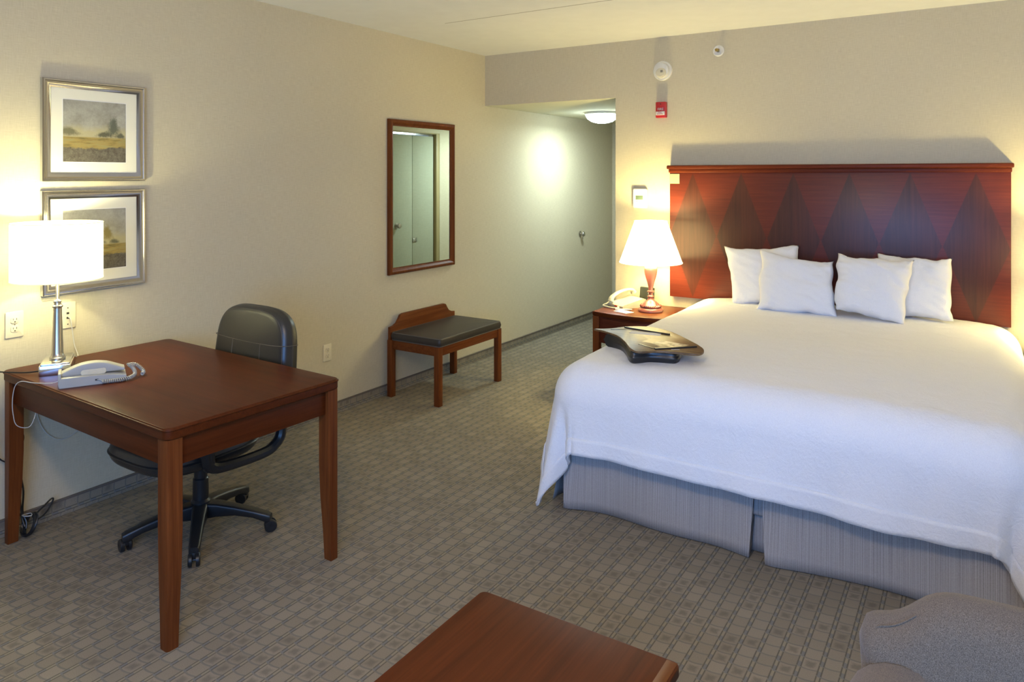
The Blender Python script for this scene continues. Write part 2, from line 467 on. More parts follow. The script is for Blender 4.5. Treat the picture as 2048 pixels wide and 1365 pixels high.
# frames in which things hang on a wall: local x across, local y up, local z out of the wall
ON_BACK = Matrix(((1, 0, 0, 0), (0, 0, -1, 0), (0, 1, 0, 0), (0, 0, 0, 1)))     # faces -Y
ON_LEFT = Matrix(((0, 0, 1, 0), (1, 0, 0, 0), (0, 1, 0, 0), (0, 0, 0, 1)))      # faces +X, x->Y

# ------------------------------------------------------------------ the setting
RX, RY, CH, HH = 5.6, -6.6, 2.643, 2.205      # right wall, window wall, ceiling and hall ceiling heights
HX, HE = 1.242, 2.63                           # hall width and end
struct('floor', box((-0.12, RY-0.12, -0.1), (RX+0.12, HE+0.12, 0)), M['carpet'], smooth=False)
struct('ceiling', box((-0.12, RY-0.12, CH), (RX+0.12, 0.12, CH+0.1)), M['ceil'], smooth=False)
struct('ceiling_hall', box((0, 0.0035, HH+0.0005), (HX, HE, HH+0.08)), M['hallceil'], smooth=False)
struct('wall_left', box((-0.12, RY-0.12, 0), (0, HE+0.12, CH)), M['wall'], smooth=False)
bm = box((HX, 0, 0), (RX, 0.12, CH)); box((0, -0.0005, HH), (HX, 0.003, CH), bm=bm); box((0, 0.003, HH+0.081), (HX, 0.12, CH), bm=bm)
struct('wall_back', bm, M['wall'], smooth=False)
struct('wall_right', box((RX, RY, 0), (RX+0.12, 0.12, CH)), M['wall'], smooth=False)
WX0, WX1, WZ0, WZ1 = 2.6, 5.2, 0.7, 2.2
bm = box((0, RY-0.12, 0), (WX0, RY, CH)); box((WX1, RY-0.12, 0), (RX, RY, CH), bm=bm)
box((WX0, RY-0.12, 0), (WX1, RY, WZ0), bm=bm); box((WX0, RY-0.12, WZ1), (WX1, RY, CH), bm=bm)
struct('wall_front', bm, M['wall'], smooth=False)
w = struct('window_1', box((WX0, RY-0.10, WZ0), (WX1, RY-0.04, WZ0+0.05)), M['white'], smooth=False)
bm = bmesh.new()
for a, b in (((WX0, RY-0.10, WZ1-0.05), (WX1, RY-0.04, WZ1)), ((WX0, RY-0.10, WZ0+0.05), (WX0+0.05, RY-0.04, WZ1-0.05)),
             ((WX1-0.05, RY-0.10, WZ0+0.05), (WX1, RY-0.04, WZ1-0.05)), ((3.875, RY-0.10, WZ0+0.05), (3.925, RY-0.04, WZ1-0.05))): box(a, b, bm=bm)
obj('window_frame', bm, M['white'], w, smooth=False)
# hall: right wall with the closet opening, end wall with the entry door
CY0, CY1, CZ = 0.125, 0.915, 2.045
bm = box((HX, 0.12, 0), (HX+0.12, CY0, HH)); box((HX, CY1, 0), (HX+0.12, HE, HH), bm=bm); box((HX, CY0, CZ), (HX+0.12, CY1, HH), bm=bm)
struct('wall_hall_right', bm, M['wall'], smooth=False)
struct('wall_hall_end', box((0, HE, 0), (HX, HE+0.12, HH)), M['wall'], smooth=False)
d = struct('door_1', box((HX+0.035, CY0+0.02, 0.02), (HX+0.06, 0.506, CZ-0.035), 0.003), M['door'])
obj('door_panel', box((HX+0.035, 0.510, 0.02), (HX+0.06, 0.85, CZ-0.035), 0.003), M['door'], d)
bm = box((HX+0.002, 0.862, 0), (HX+0.11, CY1, CZ), 0.002); box((HX+0.002, CY0, CZ-0.012), (HX+0.11, 0.862, CZ), 0.002, bm=bm)
obj('door_jamb', bm, M['jamb'], d)
obj('door_track', box((HX+0.03, CY0, CZ-0.032), (HX+0.065, 0.862, CZ-0.014)), M['chrome'], d)
def knob_bm(r=0.026, L=0.05):
    return lathe([(0.0, 0), (r*1.1, 0), (r*1.1, 0.006), (r*0.45, 0.010), (r*0.45, L*0.5), (r*0.9, L*0.62), (r, L*0.8), (r*0.8, L*0.96), (0.0, L)], 24)
k = obj('door_knob', knob_bm(), M['nickel'], d, loc=(HX+0.034, 0.268, 1.094), rot=(0, -PI/2, 0))
bm = box((HX+0.026, 0.512, 0.915), (HX+0.034, 0.575, 0.955), 0.003); box((HX+0.018, 0.515, 0.928), (HX+0.03, 0.55, 0.945), 0.003, bm=bm)
obj('door_latch', bm, M['chrome'], d)
d = struct('door_2', box((0.16, HE-0.03, 0.01), (1.08, HE-0.001, 2.04), 0.003), M['door'])
bm = box((0.10, HE-0.04, 0), (0.16, HE-0.001, 2.10)); box((1.08, HE-0.04, 0), (1.14, HE-0.001, 2.10), bm=bm); box((0.16, HE-0.04, 2.04), (1.08, HE-0.001, 2.10), bm=bm)
obj('door_frame', bm, M['jamb'], d, smooth=False)
obj('door_knob', knob_bm(), M['nickel'], d, loc=(0.25, HE-0.03, 1.0), rot=(PI/2, 0, 0))
def baseboard(name, a, b, cap_a, cap_b, mat):
    o = struct(name, box(a, b), mat, smooth=False)
    obj('binding_strip', box(cap_a, cap_b, 0.001), M['basecap'], o)
BZ = 0.076
baseboard('baseboard_left', (0, RY, 0), (0.010, HE, BZ-0.008), (0, RY, BZ-0.008), (0.013, HE, BZ+0.002), M['base_l'])
baseboard('baseboard_back', (HX, -0.010, 0), (RX, 0, BZ-0.008), (HX, -0.013, BZ-0.008), (RX, 0, BZ+0.002), M['base_b'])
baseboard('baseboard_hall_right', (HX-0.010, CY1, 0), (HX, HE, BZ-0.008), (HX-0.013, CY1, BZ-0.008), (HX, HE, BZ+0.002), M['base_l'])
baseboard('baseboard_right', (RX-0.010, RY, 0), (RX, 0, BZ-0.008), (RX-0.013, RY, BZ-0.008), (RX, 0, BZ+0.002), M['base_l'])
struct('trim_1', box((0.55, -1.279, CH-0.0012), (RX, -1.273, CH+0.001)), plain('ceiling_seam', (0.40, 0.38, 0.35), 0.9), smooth=False)

# ------------------------------------------------------------------ hall ceiling lamp and added fill dome
t = empty('ceiling_light', (0.58, 1.14, HH), label='round lit glass dome light on the hallway ceiling', cat='ceiling light')
obj('dome', lathe([(0.0, -0.105), (0.05, -0.103), (0.10, -0.09), (0.14, -0.062), (0.158, -0.03), (0.160, -0.022)], 40, cap=False), M['halldome'], t)
obj('fixture_ring', lathe([(0.10, 0.0), (0.168, 0.0), (0.170, -0.018), (0.162, -0.024), (0.155, -0.02), (0.10, -0.01)], 40, cap=False), M['white'], t)

light('hall_bulb_light', 'POINT', (0.03, 0, -0.30), *pc('hall', P_HALL), parent=t, shadow_soft_size=0.10)
light('hall_dome_light', 'AREA', (0, 0, -0.112), *pc('hall', 14.5), parent=t, shape='DISK', size=0.28)

t = empty('unseen_fill_dome', (3.0, -4.9, CH), label='added round fill dome on the ceiling above the camera, out of view', cat='ceiling light')  # unseen dome added as warm fill for the ceiling and walls
obj('dome', lathe([(0.0, -0.10), (0.06, -0.098), (0.12, -0.085), (0.165, -0.055), (0.185, -0.02)], 40, cap=False), M['filldome'], t)
obj('fixture_ring', lathe([(0.12, 0.0), (0.196, 0.0), (0.196, -0.018), (0.185, -0.022), (0.12, -0.01)], 40, cap=False), M['white'], t)
light('fill_dome_light', 'POINT', (0, 0, -0.26), *pc('room', P_FILL), parent=t, shadow_soft_size=0.12)

# ------------------------------------------------------------------ devices on the headboard wall
t = empty('smoke_detector', (1.632, 0, 2.386), label='round white smoke detector high on the wall above the red fire alarm', cat='smoke detector')
obj('body', lathe([(0.074, 0.0), (0.074, 0.014), (0.068, 0.020), (0.062, 0.020), (0.060, 0.028), (0.055, 0.044), (0.040, 0.050), (0, 0.051)], 40, mtx=ON_BACK), M['white'], t)
obj('sensor_cap', lathe([(0.034, 0.0), (0.034, 0.012), (0.030, 0.016), (0, 0.017)], 32, mtx=Matrix.Translation((0.004, -0.046, -0.018)) @ ON_BACK @ Matrix.Scale(1.15, 4, (1, 0, 0))), M['ivory'], t)
bm = bmesh.new()
for i in range(3):
    for j in range(3): box((0.004+i*0.006, -0.0645, -0.018+j*0.006), (0.008+i*0.006, -0.062, -0.014+j*0.006), bm=bm)
obj('vent_slots', bm, M['darkslot'], t, smooth=False)
t = empty('fire_sprinkler', (2.053, 0, 2.499), label='small round white sidewall sprinkler high on the wall near the ceiling', cat='sprinkler')
obj('escutcheon', lathe([(0.0, 0), (0.041, 0.0), (0.041, 0.004), (0.035, 0.009), (0.024, 0.006), (0, 0.004)], 32, mtx=ON_BACK), M['white'], t)
bm = lathe([(0.010, 0.004), (0.010, 0.022), (0.006, 0.024), (0.005, 0.045), (0.012, 0.047), (0.012, 0.049), (0, 0.050)], 20, mtx=ON_BACK)
tube([(-0.009, -0.02, 0), (-0.012, -0.032, 0), (-0.004, -0.046, 0)], 0.002, 6, bm); tube([(0.009, -0.02, 0), (0.012, -0.032, 0), (0.004, -0.046, 0)], 0.002, 6, bm)
box((-0.014, -0.052, 0.006), (0.014, -0.02, 0.008), bm=bm)
obj('sprinkler_head', bm, M['brass'], t)
t = empty('fire_alarm_pull_station', (1.627, 0, 2.090), label='small red fire alarm pull box with white lettering on the wall', cat='fire alarm')
obj('body', box((-0.039, -0.040, -0.058), (0.039, -0.0, 0.060), 0.004), M['red'], t)
obj('pull_handle', box((-0.034, -0.050, -0.040), (0.034, -0.038, -0.012), 0.004), M['white'], t)
bm = text_bm('PULL', 0.014); bmesh.ops.transform(bm, matrix=Matrix.Translation((0, -0.0505, -0.020)) @ ON_BACK, verts=bm.verts)
b2 = text_bm('DOWN', 0.014); bmesh.ops.transform(b2, matrix=Matrix.Translation((0, -0.0505, -0.033)) @ ON_BACK, verts=b2.verts)
join(bm, b2); obj('handle_lettering', bm, M['red'], t, smooth=False)
bm = text_bm('FIRE', 0.026); bmesh.ops.transform(bm, matrix=Matrix.Translation((0, -0.0403, 0.004)) @ ON_BACK, verts=bm.verts)
obj('lettering', bm, M['white'], t, smooth=False)
obj('keyhole', lathe([(0.004, 0), (0.004, 0.002), (0, 0.002)], 12, mtx=Matrix.Translation((0.001, -0.040, 0.044)) @ ON_BACK), M['darkslot'], t)
t = empty('thermostat', (1.457, 0, 1.422), label='white wall thermostat with small grey screen left of the headboard', cat='thermostat')
obj('body', prism(rrect(0.112, 0.148, 0.012), 0.0, 0.030, 0.004, mtx=ON_BACK), M['white'], t)
obj('screen', box((-0.034, -0.0315, -0.010), (0.026, -0.029, 0.022), 0.001), M['lcd'], t)
bm = bmesh.new()
for x, z in ((0.040, 0.012), (0.040, -0.004)): box((x-0.005, -0.033, z-0.004), (x+0.005, -0.029, z+0.004), 0.001, bm=bm)
for x in (-0.022, 0.012): box((x-0.009, -0.033, -0.026), (x+0.009, -0.029, -0.020), 0.001, bm=bm)
obj('buttons', bm, M['grey_pl'], t)

# ------------------------------------------------------------------ headboard
X0, X1, Z0, Z1 = 1.702, 3.800, 0.700, 1.622
t = empty('headboard', ((X0+X1)/2, 0, Z0), label='wide mahogany headboard with six dark inlaid diamonds on the wall', cat='headboard')
cxh = (X0+X1)/2
obj('panel', box((X0-cxh, -0.045, 0), (X1-cxh, -0.0005, Z1-Z0), 0.002), headboard_mat(X0, X1, Z0, Z1), t)
H0 = Z1-Z0
bm = box((X0-cxh-0.004, -0.062, H0-0.004), (X1-cxh+0.004, -0.0005, H0+0.022), 0.004)
box((X0-cxh-0.014, -0.080, H0+0.022), (X1-cxh+0.014, -0.0005, H0+0.050), 0.007, bm=bm)
obj('cap_moulding', bm, wood('cap_wood', (0.075, 0.014, 0.006), (0.145, 0.029, 0.010), 0, 0.4), t)
t = empty('notice_card', (1.741, -0.047, 1.573), label='small cream printed card at the top left corner of the headboard', cat='card')
obj('card', box((-0.036, -0.0008, -0.036), (0.036, 0.0008, 0.036)), M['notepaper'], t, smooth=False)
bm = bmesh.new()
for i, (a, b) in enumerate(((-0.020, 0.024), (-0.028, 0.026), (-0.026, 0.020), (-0.028, 0.028))):
    x = a
    while x < b:
        wd = random.uniform(0.004, 0.009); box((x, -0.0014, 0.020-i*0.0125), (min(x+wd, b), -0.0009, 0.0225-i*0.0125), bm=bm); x += wd+0.002
obj('printed_lines', bm, M['ink'], t, smooth=False)

# ------------------------------------------------------------------ bed
BC = 2.860
t = empty('bed', (BC, -1.10, 0), label='king bed with striped taupe box-pleated skirt against the headboard wall', cat='bed')
obj('mattress', pad(rrect(1.88, 2.08, 0.10), 0.40, 0.675, 0.05, 0.004), M['pillow'], t)
obj('box_spring', pad(rrect(1.80, 2.02, 0.04), 0.16, 0.40, 0.02), M['skirt'], t)
for x in (-0.82, 0.82):
    for y in (-0.92, 0.92): obj('leg', box((x-0.04, y-0.04, 0), (x+0.04, y+0.04, 0.16)), M['black_pl'], t, smooth=False)
def skirt_panel(pts, name='bed_skirt', ztop=0.40, mat='skirt'):
    """hanging cloth along a polyline (world offsets from the bed centre); outward = right of travel"""
    P = []
    n = len(pts)
    rs = []
    NZ = 9
    for j in range(NZ+1):
        q = j/NZ
        ring = []
        for i, (x, y, ox, oy, b) in enumerate(pts):
            k = q**1.3*b
            ring.append((x+ox*k, y+oy*k, ztop*(1-q)+0.004*q))
        rs.append(ring)
    bm = bmesh.new()
    R = [[bm.verts.new(p) for p in r] for r in rs]
    for a, b in zip(R, R[1:]):
        for i in range(n-1): bm.faces.new((a[i], a[i+1], b[i+1], b[i]))
    o = obj(name, bm, M[mat], t, angle=60)
    m = o.modifiers.new('thick', 'SOLIDIFY'); m.thickness = 0.003
    return o
FY = -1.02    # foot plane, local (world -2.12)
def foot_pts(x0, x1, flL, flR, wob):
    out = []
    N = 40
    for i in range(N+1):
        s = i/N; x = x0+(x1-x0)*s
        b = 0.012+flL*math.exp(-(s/0.16)**2)+flR*math.exp(-((1-s)/0.16)**2)+wob*math.sin(s*9.0+x0*4)*0.012
        ox = 0.5*math.exp(-(s/0.08)**2)-0.5*math.exp(-((1-s)/0.08)**2)
        out.append((x, FY, ox, -1, b))
    # fold back into the pleat at both ends
    a = out[0]; z = out[-1]
    return [(a[0]+0.001, FY+0.05, a[2], -1, a[4])]+out+[(z[0]-0.001, FY+0.05, z[2], -1, z[4])]
skirt_panel(foot_pts(-0.925, -0.012, 0.035, 0.035, 1))
skirt_panel(foot_pts(0.012, 0.925, 0.045, 0.02, 1))
skirt_panel([(-0.08, FY+0.045, 0, -1, 0.01), (0.08, FY+0.045, 0, -1, 0.01)], 'pleat_insert')
def side_pts(sx):
    out = []
    N = 50
    for i in range(N+1):
        s = i/N; y = 1.05+(FY+0.012-1.05)*s
        b = 0.012+0.045*math.exp(-((1-s)/0.06)**2)+0.014*math.sin(s*21)
        out.append((sx*0.925, y, sx, 0, b))
    return out
skirt_panel(side_pts(-1), mat='skirt_side'); skirt_panel(side_pts(1), mat='skirt_side')

# coverlet --------------------------------------------------------
def coverlet():
    r = 0.17
    aw = 0.995-r; fy = 2.200-r       # flat half width / flat length to the foot
    D = 0.565                         # cloth past the flat part
    NX, NY = 190, 150
    top = 0.712
    us = [-(aw+D)+2*(aw+D)*i/NX for i in range(NX+1)]
    vs = [0.045+(fy+D-0.045)*j/NY for j in range(NY+1)]
    def drop(d):
        if d <= 0: return 0, 0
        q = r*PI/2
        if d < q: a = d/r; return r*math.sin(a), r*(1-math.cos(a))
        return r, r+(d-q)
    bm = bmesh.new(); G = []
    for v in vs:
        row = []
        for u in us:
            dx = max(abs(u)-aw, 0); dy = max(v-fy, 0); sx = 1 if u > 0 else -1
            # bed surface: crown, soft swell toward the head, hollow between
            cu = min(1, abs(u)/aw)
            z = top+0.022*(1-cu**2.5)+0.010*math.exp(-((v-0.2)/0.35)**2)*(1-cu**6)
            z -= 0.020*max(0, (v/fy))**4
            nz = noise.noise(Vector((u*2.1, v*2.1, 0.3)))
            z += 0.006*nz
            d = math.hypot(dx, dy)
            if d > 0:
                # hem length varies a bit along the edges
                if dx > 0 and dy > 0: ph = math.atan2(dy, dx)
                else: ph = 0 if dx > 0 else PI/2
                L = 1.0
                LF = lambda q: 0.855+0.035*math.sin(q*2.6+0.9)-0.025*math.exp(-((q-0.1)/0.35)**2)
                if dy > 0 and dx == 0: L = LF(u)
                elif dy > 0:
                    w_ = min(1, max(0, (PI/2-ph)/0.75)); w_ = w_*w_*(3-2*w_); L = LF(sx*aw)*(1-w_)+1.0*w_
                d2 = d*L
                out, dn = drop(d2)
                hang = max(0, dn-r)
                perim = (v if dx > 0 and dy == 0 else (u*1.0+9 if dx == 0 else 4.0*sx+ph*0.55))
                f = noise.noise(Vector((perim*3.3, 0.2*hang, 1.7)))*0.050+noise.noise(Vector((perim*8, hang*1.5, 4.1)))*0.030
                edge = 1.0
                if dx == 0: edge = 1.0
                out += hang*(0.06)+hang/0.4*f*edge
                if dx > 0 and dy > 0:
                    # corner: cloth tip swings outward, with the foot side folded in under it
                    c = math.sin(2*ph)
                    out += hang*0.10*c
                    out -= hang*0.22*math.exp(-((ph-1.22)/0.16)**2)
                cx_, sy_ = math.cos(ph), math.sin(ph)
                x = sx*(aw+out*cx_) if dx > 0 else u
                y = fy+out*sy_ if dy > 0 else v
                if dx > 0 and dy == 0: y = v
                zz = max(z-dn, 0.014+0.01*c if (dx > 0 and dy > 0) else 0.014)
            else:
                x, y, zz = u, v, z
            fine = noise.noise(Vector((u*11, v*11, 2.0)))*0.0022+noise.noise(Vector((u*30, v*18, 7.0)))*0.0010
            row.append(bm.verts.new((BC+x, -y-0.012, zz+fine)))
        G.append(row)
    for j in range(NY):
        for i in range(NX): bm.faces.new((G[j][i], G[j][i+1], G[j+1][i+1], G[j+1][i]))
    o = obj('bedspread', bm, M['sheet'], angle=180)
    m = o.modifiers.new('thick', 'SOLIDIFY'); m.thickness = 0.010; m.offset = -1
    # sewn hem: a doubled band along the lower edge
    hb = bmesh.new(); k = 9
    def hem(seq):
        prev = None
        for lst in seq:
            cur = [hb.verts.new(p) for p in lst]
            if prev:
                for q in range(len(cur)-1): hb.faces.new((prev[q], prev[q+1], cur[q+1], cur[q]))
            prev = cur
    me = o.data; W1 = NX+1
    co = [v.co.copy() for v in me.vertices]; no = [v.normal.copy() for v in me.vertices]
    def P(i, j):
        idx = j*W1+i; return co[idx]+no[idx]*0.004*(1 if no[idx].dot(Vector((co[idx].x-BC, co[idx].y+1.05, 0.2))) > 0 else -1)
    kv = 5; ku = 6
    hem([[P(i, j) for j in range(NY-kv, NY+1)] for i in range(ku, NX-ku+1)])
    hem([[P(i, j) for i in range(0, ku+1)] for j in range(0, NY+1)])
    hem([[P(i, j) for i in range(NX-ku, NX+1)] for j in range(0, NY+1)])
    h = obj('hem', hb, M['sheet'], o, angle=180)
    m = h.modifiers.new('thick', 'SOLIDIFY'); m.thickness = 0.003; m.offset = 0
    tag(o, 'white textured coverlet draped over the king bed', 'bedspread')
coverlet()

def pillow(corners, thick, label, seed, ears=(0, 0, 0, 0), sag=0.0, grp='white pillows against the headboard'):
    """corners: TL, TR, BR, BL in world coordinates"""
    TL, TR, BR, BL = [Vector(c) for c in corners]
    c0 = (TL+TR+BR+BL)/4
    nrm = (TR-TL).cross(BL-TL).normalized()
    if nrm.y > 0: nrm = -nrm
    N = 44; bm = bmesh.new(); sheets = []
    for side in (1, -1):
        G = []
        for j in range(N+1):
            row = []
            for i in range(N+1):
                u = -1+2*i/N; v = -1+2*j/N           # v=-1 top
                pu = u*(1-0.055*(1-v*v)**1.0*abs(u)**3); pv = v*(1-0.055*(1-u*u)*abs(v)**3)
                if pv < 0: pv += sag*(1-u*u)*abs(v)**4
                s = (pu+1)/2; q = (pv+1)/2
                p = (TL*(1-s)+TR*s)*(1-q)+(BL*(1-s)+BR*s)*q
                w0 = max(abs(u), abs(v))**4
                p = p+(TR-TL).normalized()*0.020*w0*noise.noise(Vector((u*2.4, v*2.4, seed*2)))+(TL-BL).normalized()*0.020*w0*noise.noise(Vector((u*2.4, v*2.4, seed*2+9)))
                p = p+(TL-BL).normalized()*0.003*w0*noise.noise(Vector((u*9, v*9, seed)))
                e = ((1-abs(u)**2.6)*(1-abs(v)**2.6))
                h = thick*0.53*max(e, 0)**0.40
                nn = noise.noise(Vector((u*1.7+seed, v*1.7, seed)))
                h *= 1+0.16*nn
                # gathers running from the edges
                ed = (max(abs(u), abs(v)))**5*(1-max(abs(u), abs(v))**14)
                ang = (u if abs(v) > abs(u) else v)
                h += 0.022*ed*noise.noise(Vector((ang*5.5, seed*3, 0)))
                h += 0.008*noise.noise(Vector((u*2+v*1.3+seed, (v-u*0.6)*5, 3)))*max(e, 0)**0.5
                row.append(p+nrm*h*side-c0)
            G.append(row)
        sheets.append(G)
    bd = {}
    for si, G in enumerate(sheets):
        V = []
        for j in range(N+1):
            r_ = []
            for i in range(N+1):
                if i in (0, N) or j in (0, N):
                    if (i, j) not in bd: bd[(i, j)] = bm.verts.new(G[j][i])
                    r_.append(bd[(i, j)])
                else: r_.append(bm.verts.new(G[j][i]))
            V.append(r_)
        for j in range(N):
            for i in range(N):
                try: bm.faces.new((V[j][i], V[j][i+1], V[j+1][i+1], V[j+1][i]))
                except ValueError: pass
    o = obj('pillow', bm, M['pillow'], angle=180, loc=c0)
    return tag(o, label, 'pillow', grp)

pillow([(2.128, -.125, 1.095), (2.625, -.125, 1.130), (2.68, -.27, .735), (2.232, -.27, .730)], 0.15,
       'white pillow at the far left, half hidden behind the front left one', 1.3, sag=0.07)
pillow([(2.415, -.285, 1.112), (2.878, -.285, 1.050), (2.905, -.455, .738), (2.440, -.455, .734)], 0.16,
       'front left white pillow with one sharp upright corner', 5.1, sag=0.12)
pillow([(2.890, -.300, 1.100), (3.325, -.305, 1.088), (3.275, -.480, .738), (2.900, -.470, .780)], 0.17,
       'front right white pillow, tilted with its lower right corner forward', 8.6, sag=0.05)
pillow([(3.100, -.125, 1.105), (3.512, -.125, 1.100), (3.515, -.27, .735), (3.10, -.27, .735)], 0.15,
       'white pillow at the far right, half hidden behind the front right one', 12.2, sag=0.07)

# ------------------------------------------------------------------ lap desk on the bed
LZ = 0.770
outline = [(1.901, -1.72), (1.972, -1.659), (2.033, -1.560), (2.13, -1.510), (2.266, -1.559), (2.396, -1.683), (2.507, -1.802),
           (2.548, -1.869), (2.559, -1.931), (2.538, -1.966), (2.450, -1.980), (2.377, -2.000), (2.325, -2.046), (2.286, -2.061),
           (2.235, -2.014), (2.164, -1.909), (2.077, -1.807), (1.977, -1.744)]
lc = Vector((2.23, -1.80, 0))
ol = [Vector((x, y, 0))-lc for x, y in outline]
ol2 = catmull(ol+[ol[0]], 5)[:-1]
t = empty('lap_desk', (lc.x, lc.y, LZ-0.056), label='brown curved lap desk with a black cushion lying on the white coverlet', cat='lap desk')
t.rotation_euler = (0, 0, 0)
obj('board', prism([(p.x, p.y) for p in ol2], 0.052, 0.062, 0.002), M['tray'], t)
cu = [((p.x-0.02)*0.70-0.005, p.y*0.80-0.016) for p in ol2]
obj('cushion', pad(cu, -0.014, 0.053, 0.022, 0.0, puff=0.008), M['leather'], t)
def bar(a, b, w, z0, z1, name, mat, par):
    a = Vector((a[0], a[1], 0))-lc; b = Vector((b[0], b[1], 0))-lc; d = (b-a).normalized(); n = Vector((-d.y, d.x, 0))*w/2
    poly = [a+n, b+n, b-n, a-n]
    return obj(name, prism([(p.x, p.y) for p in poly], z0, z1, 0.001), mat, par)
bar((2.03, -1.605), (2.295, -1.600+(-0.045)), 0.014, 0.060, 0.068, 'edge_stop', M['black_pl'], t)
bar((2.35, -1.985), (2.500, -1.835), 0.016, 0.060, 0.068, 'edge_stop', M['black_pl'], t)
bar((1.985, -1.690), (2.05, -1.640), 0.010, 0.060, 0.064, 'groove', M['black_pl'], t)
bar((2.245, -1.925), (2.345, -1.975), 0.010, 0.060, 0.064, 'groove', M['black_pl'], t)
# printed collage of small pale rectangles on the right half of the board
def collage_mat():
    m = NT('printed_collage'); o = m.objco(); sp = m.n('ShaderNodeSeparateXYZ'); m.l(o, sp.inputs[0])
    u = m.math('DIVIDE', sp.outputs[0], 0.026); v = m.math('DIVIDE', sp.outputs[1], 0.021)
    c = m.n('ShaderNodeCombineXYZ'); m.l(m.math('FLOOR', u), c.inputs[0]); m.l(m.math('FLOOR', v), c.inputs[1])
    wn = m.n('ShaderNodeTexWhiteNoise', noise_dimensions='2D'); m.l(c.outputs[0], wn.inputs['Vector'])
    col = m.ramp(wn.outputs['Value'], [(0.0, (0.10, 0.06, 0.03)), (0.30, (0.10, 0.06, 0.03)), (0.32, (0.42, 0.32, 0.19)), (0.62, (0.60, 0.54, 0.44)), (0.80, (0.17, 0.12, 0.08)), (1.0, (0.50, 0.42, 0.30))])
    m.base(m.mix(m.math('GREATER_THAN', sp.outputs[0], 0.0), (0.34, 0.25, 0.13), col)); m.set(Roughness=0.4)
    m.b.inputs['Specular IOR Level'].default_value = 0.3
    return m.m
pp = obj('printed_panel', box((-0.060, -0.045, 0), (0.150, 0.045, 0.0006)), collage_mat(), t, smooth=False, loc=(2.300-lc.x, -1.830-lc.y, 0.0616))
pp.rotation_euler = (0, 0, 0.25-PI/4*0.55)
bar((2.415, -1.945), (2.450, -1.925), 0.006, 0.0615, 0.0622, 'printed_mark', M['paper'], t)
bar((2.100, -1.690), (2.255, -1.662), 0.060, 0.0615, 0.0624, 'printed_label', M['paper'], t)

# ------------------------------------------------------------------ bedside tables
def nightstand(x, label, mir=1):
    t = empty('nightstand', (x, -0.27, 0), label=label, cat='nightstand', group='mahogany nightstands beside the bed')
    w2, d2 = 0.275, 0.235                     # half width, half depth
    fr = [(w2*(1-2*i/16), -d2-0.045*(1-(1-2*i/16)**2)) for i in range(17)]
    poly = [(-w2, d2+0.02), (w2, d2+0.02)]+fr
    obj('top', prism(poly, 0.590, 0.620, 0.005), M['mah_x'], t)
    ap = [(px_*0.955, py_*0.955+0.004 if py_ < 0 else py_-0.012) for px_, py_ in poly]
    obj('body', prism(ap, 0.400, 0.590, 0.0), M['mah_dark'], t)
    fr2 = [(px_*0.80, py_*0.955-0.010) for px_, py_ in fr[1:-1]]
    dp = fr2+[(px_, py_+0.016) for px_, py_ in reversed(fr2)]
    dr = obj('drawer', prism(dp, 0.425, 0.575, 0.002), M['mah_dark'], t)
    obj('handle', tube([(-0.05, -d2-0.055, 0.50), (-0.048, -d2-0.080, 0.50), (0.048, -d2-0.080, 0.50), (0.05, -d2-0.055, 0.50)], 0.005, 8), M['nickel'], dr)
    obj('shelf', box((-w2+0.02, -d2+0.01, 0.14), (w2-0.02, d2, 0.16), 0.003), M['mah_x'], t)
    for sx in (-1, 1):
        for sy in (-1, 1):
            cx_ = sx*(w2-0.030); cy_ = sy*(d2-0.015) if sy > 0 else -d2+0.012
            obj('leg', box((cx_-0.024, cy_-0.024, 0), (cx_+0.024, cy_+0.024, 0.5895), 0.003), M['cherry_z'], t)
    return t
nightstand(1.567, 'mahogany nightstand with a curved front left of the bed')
nightstand(4.165, 'mahogany nightstand right of the bed, mostly outside the photo')

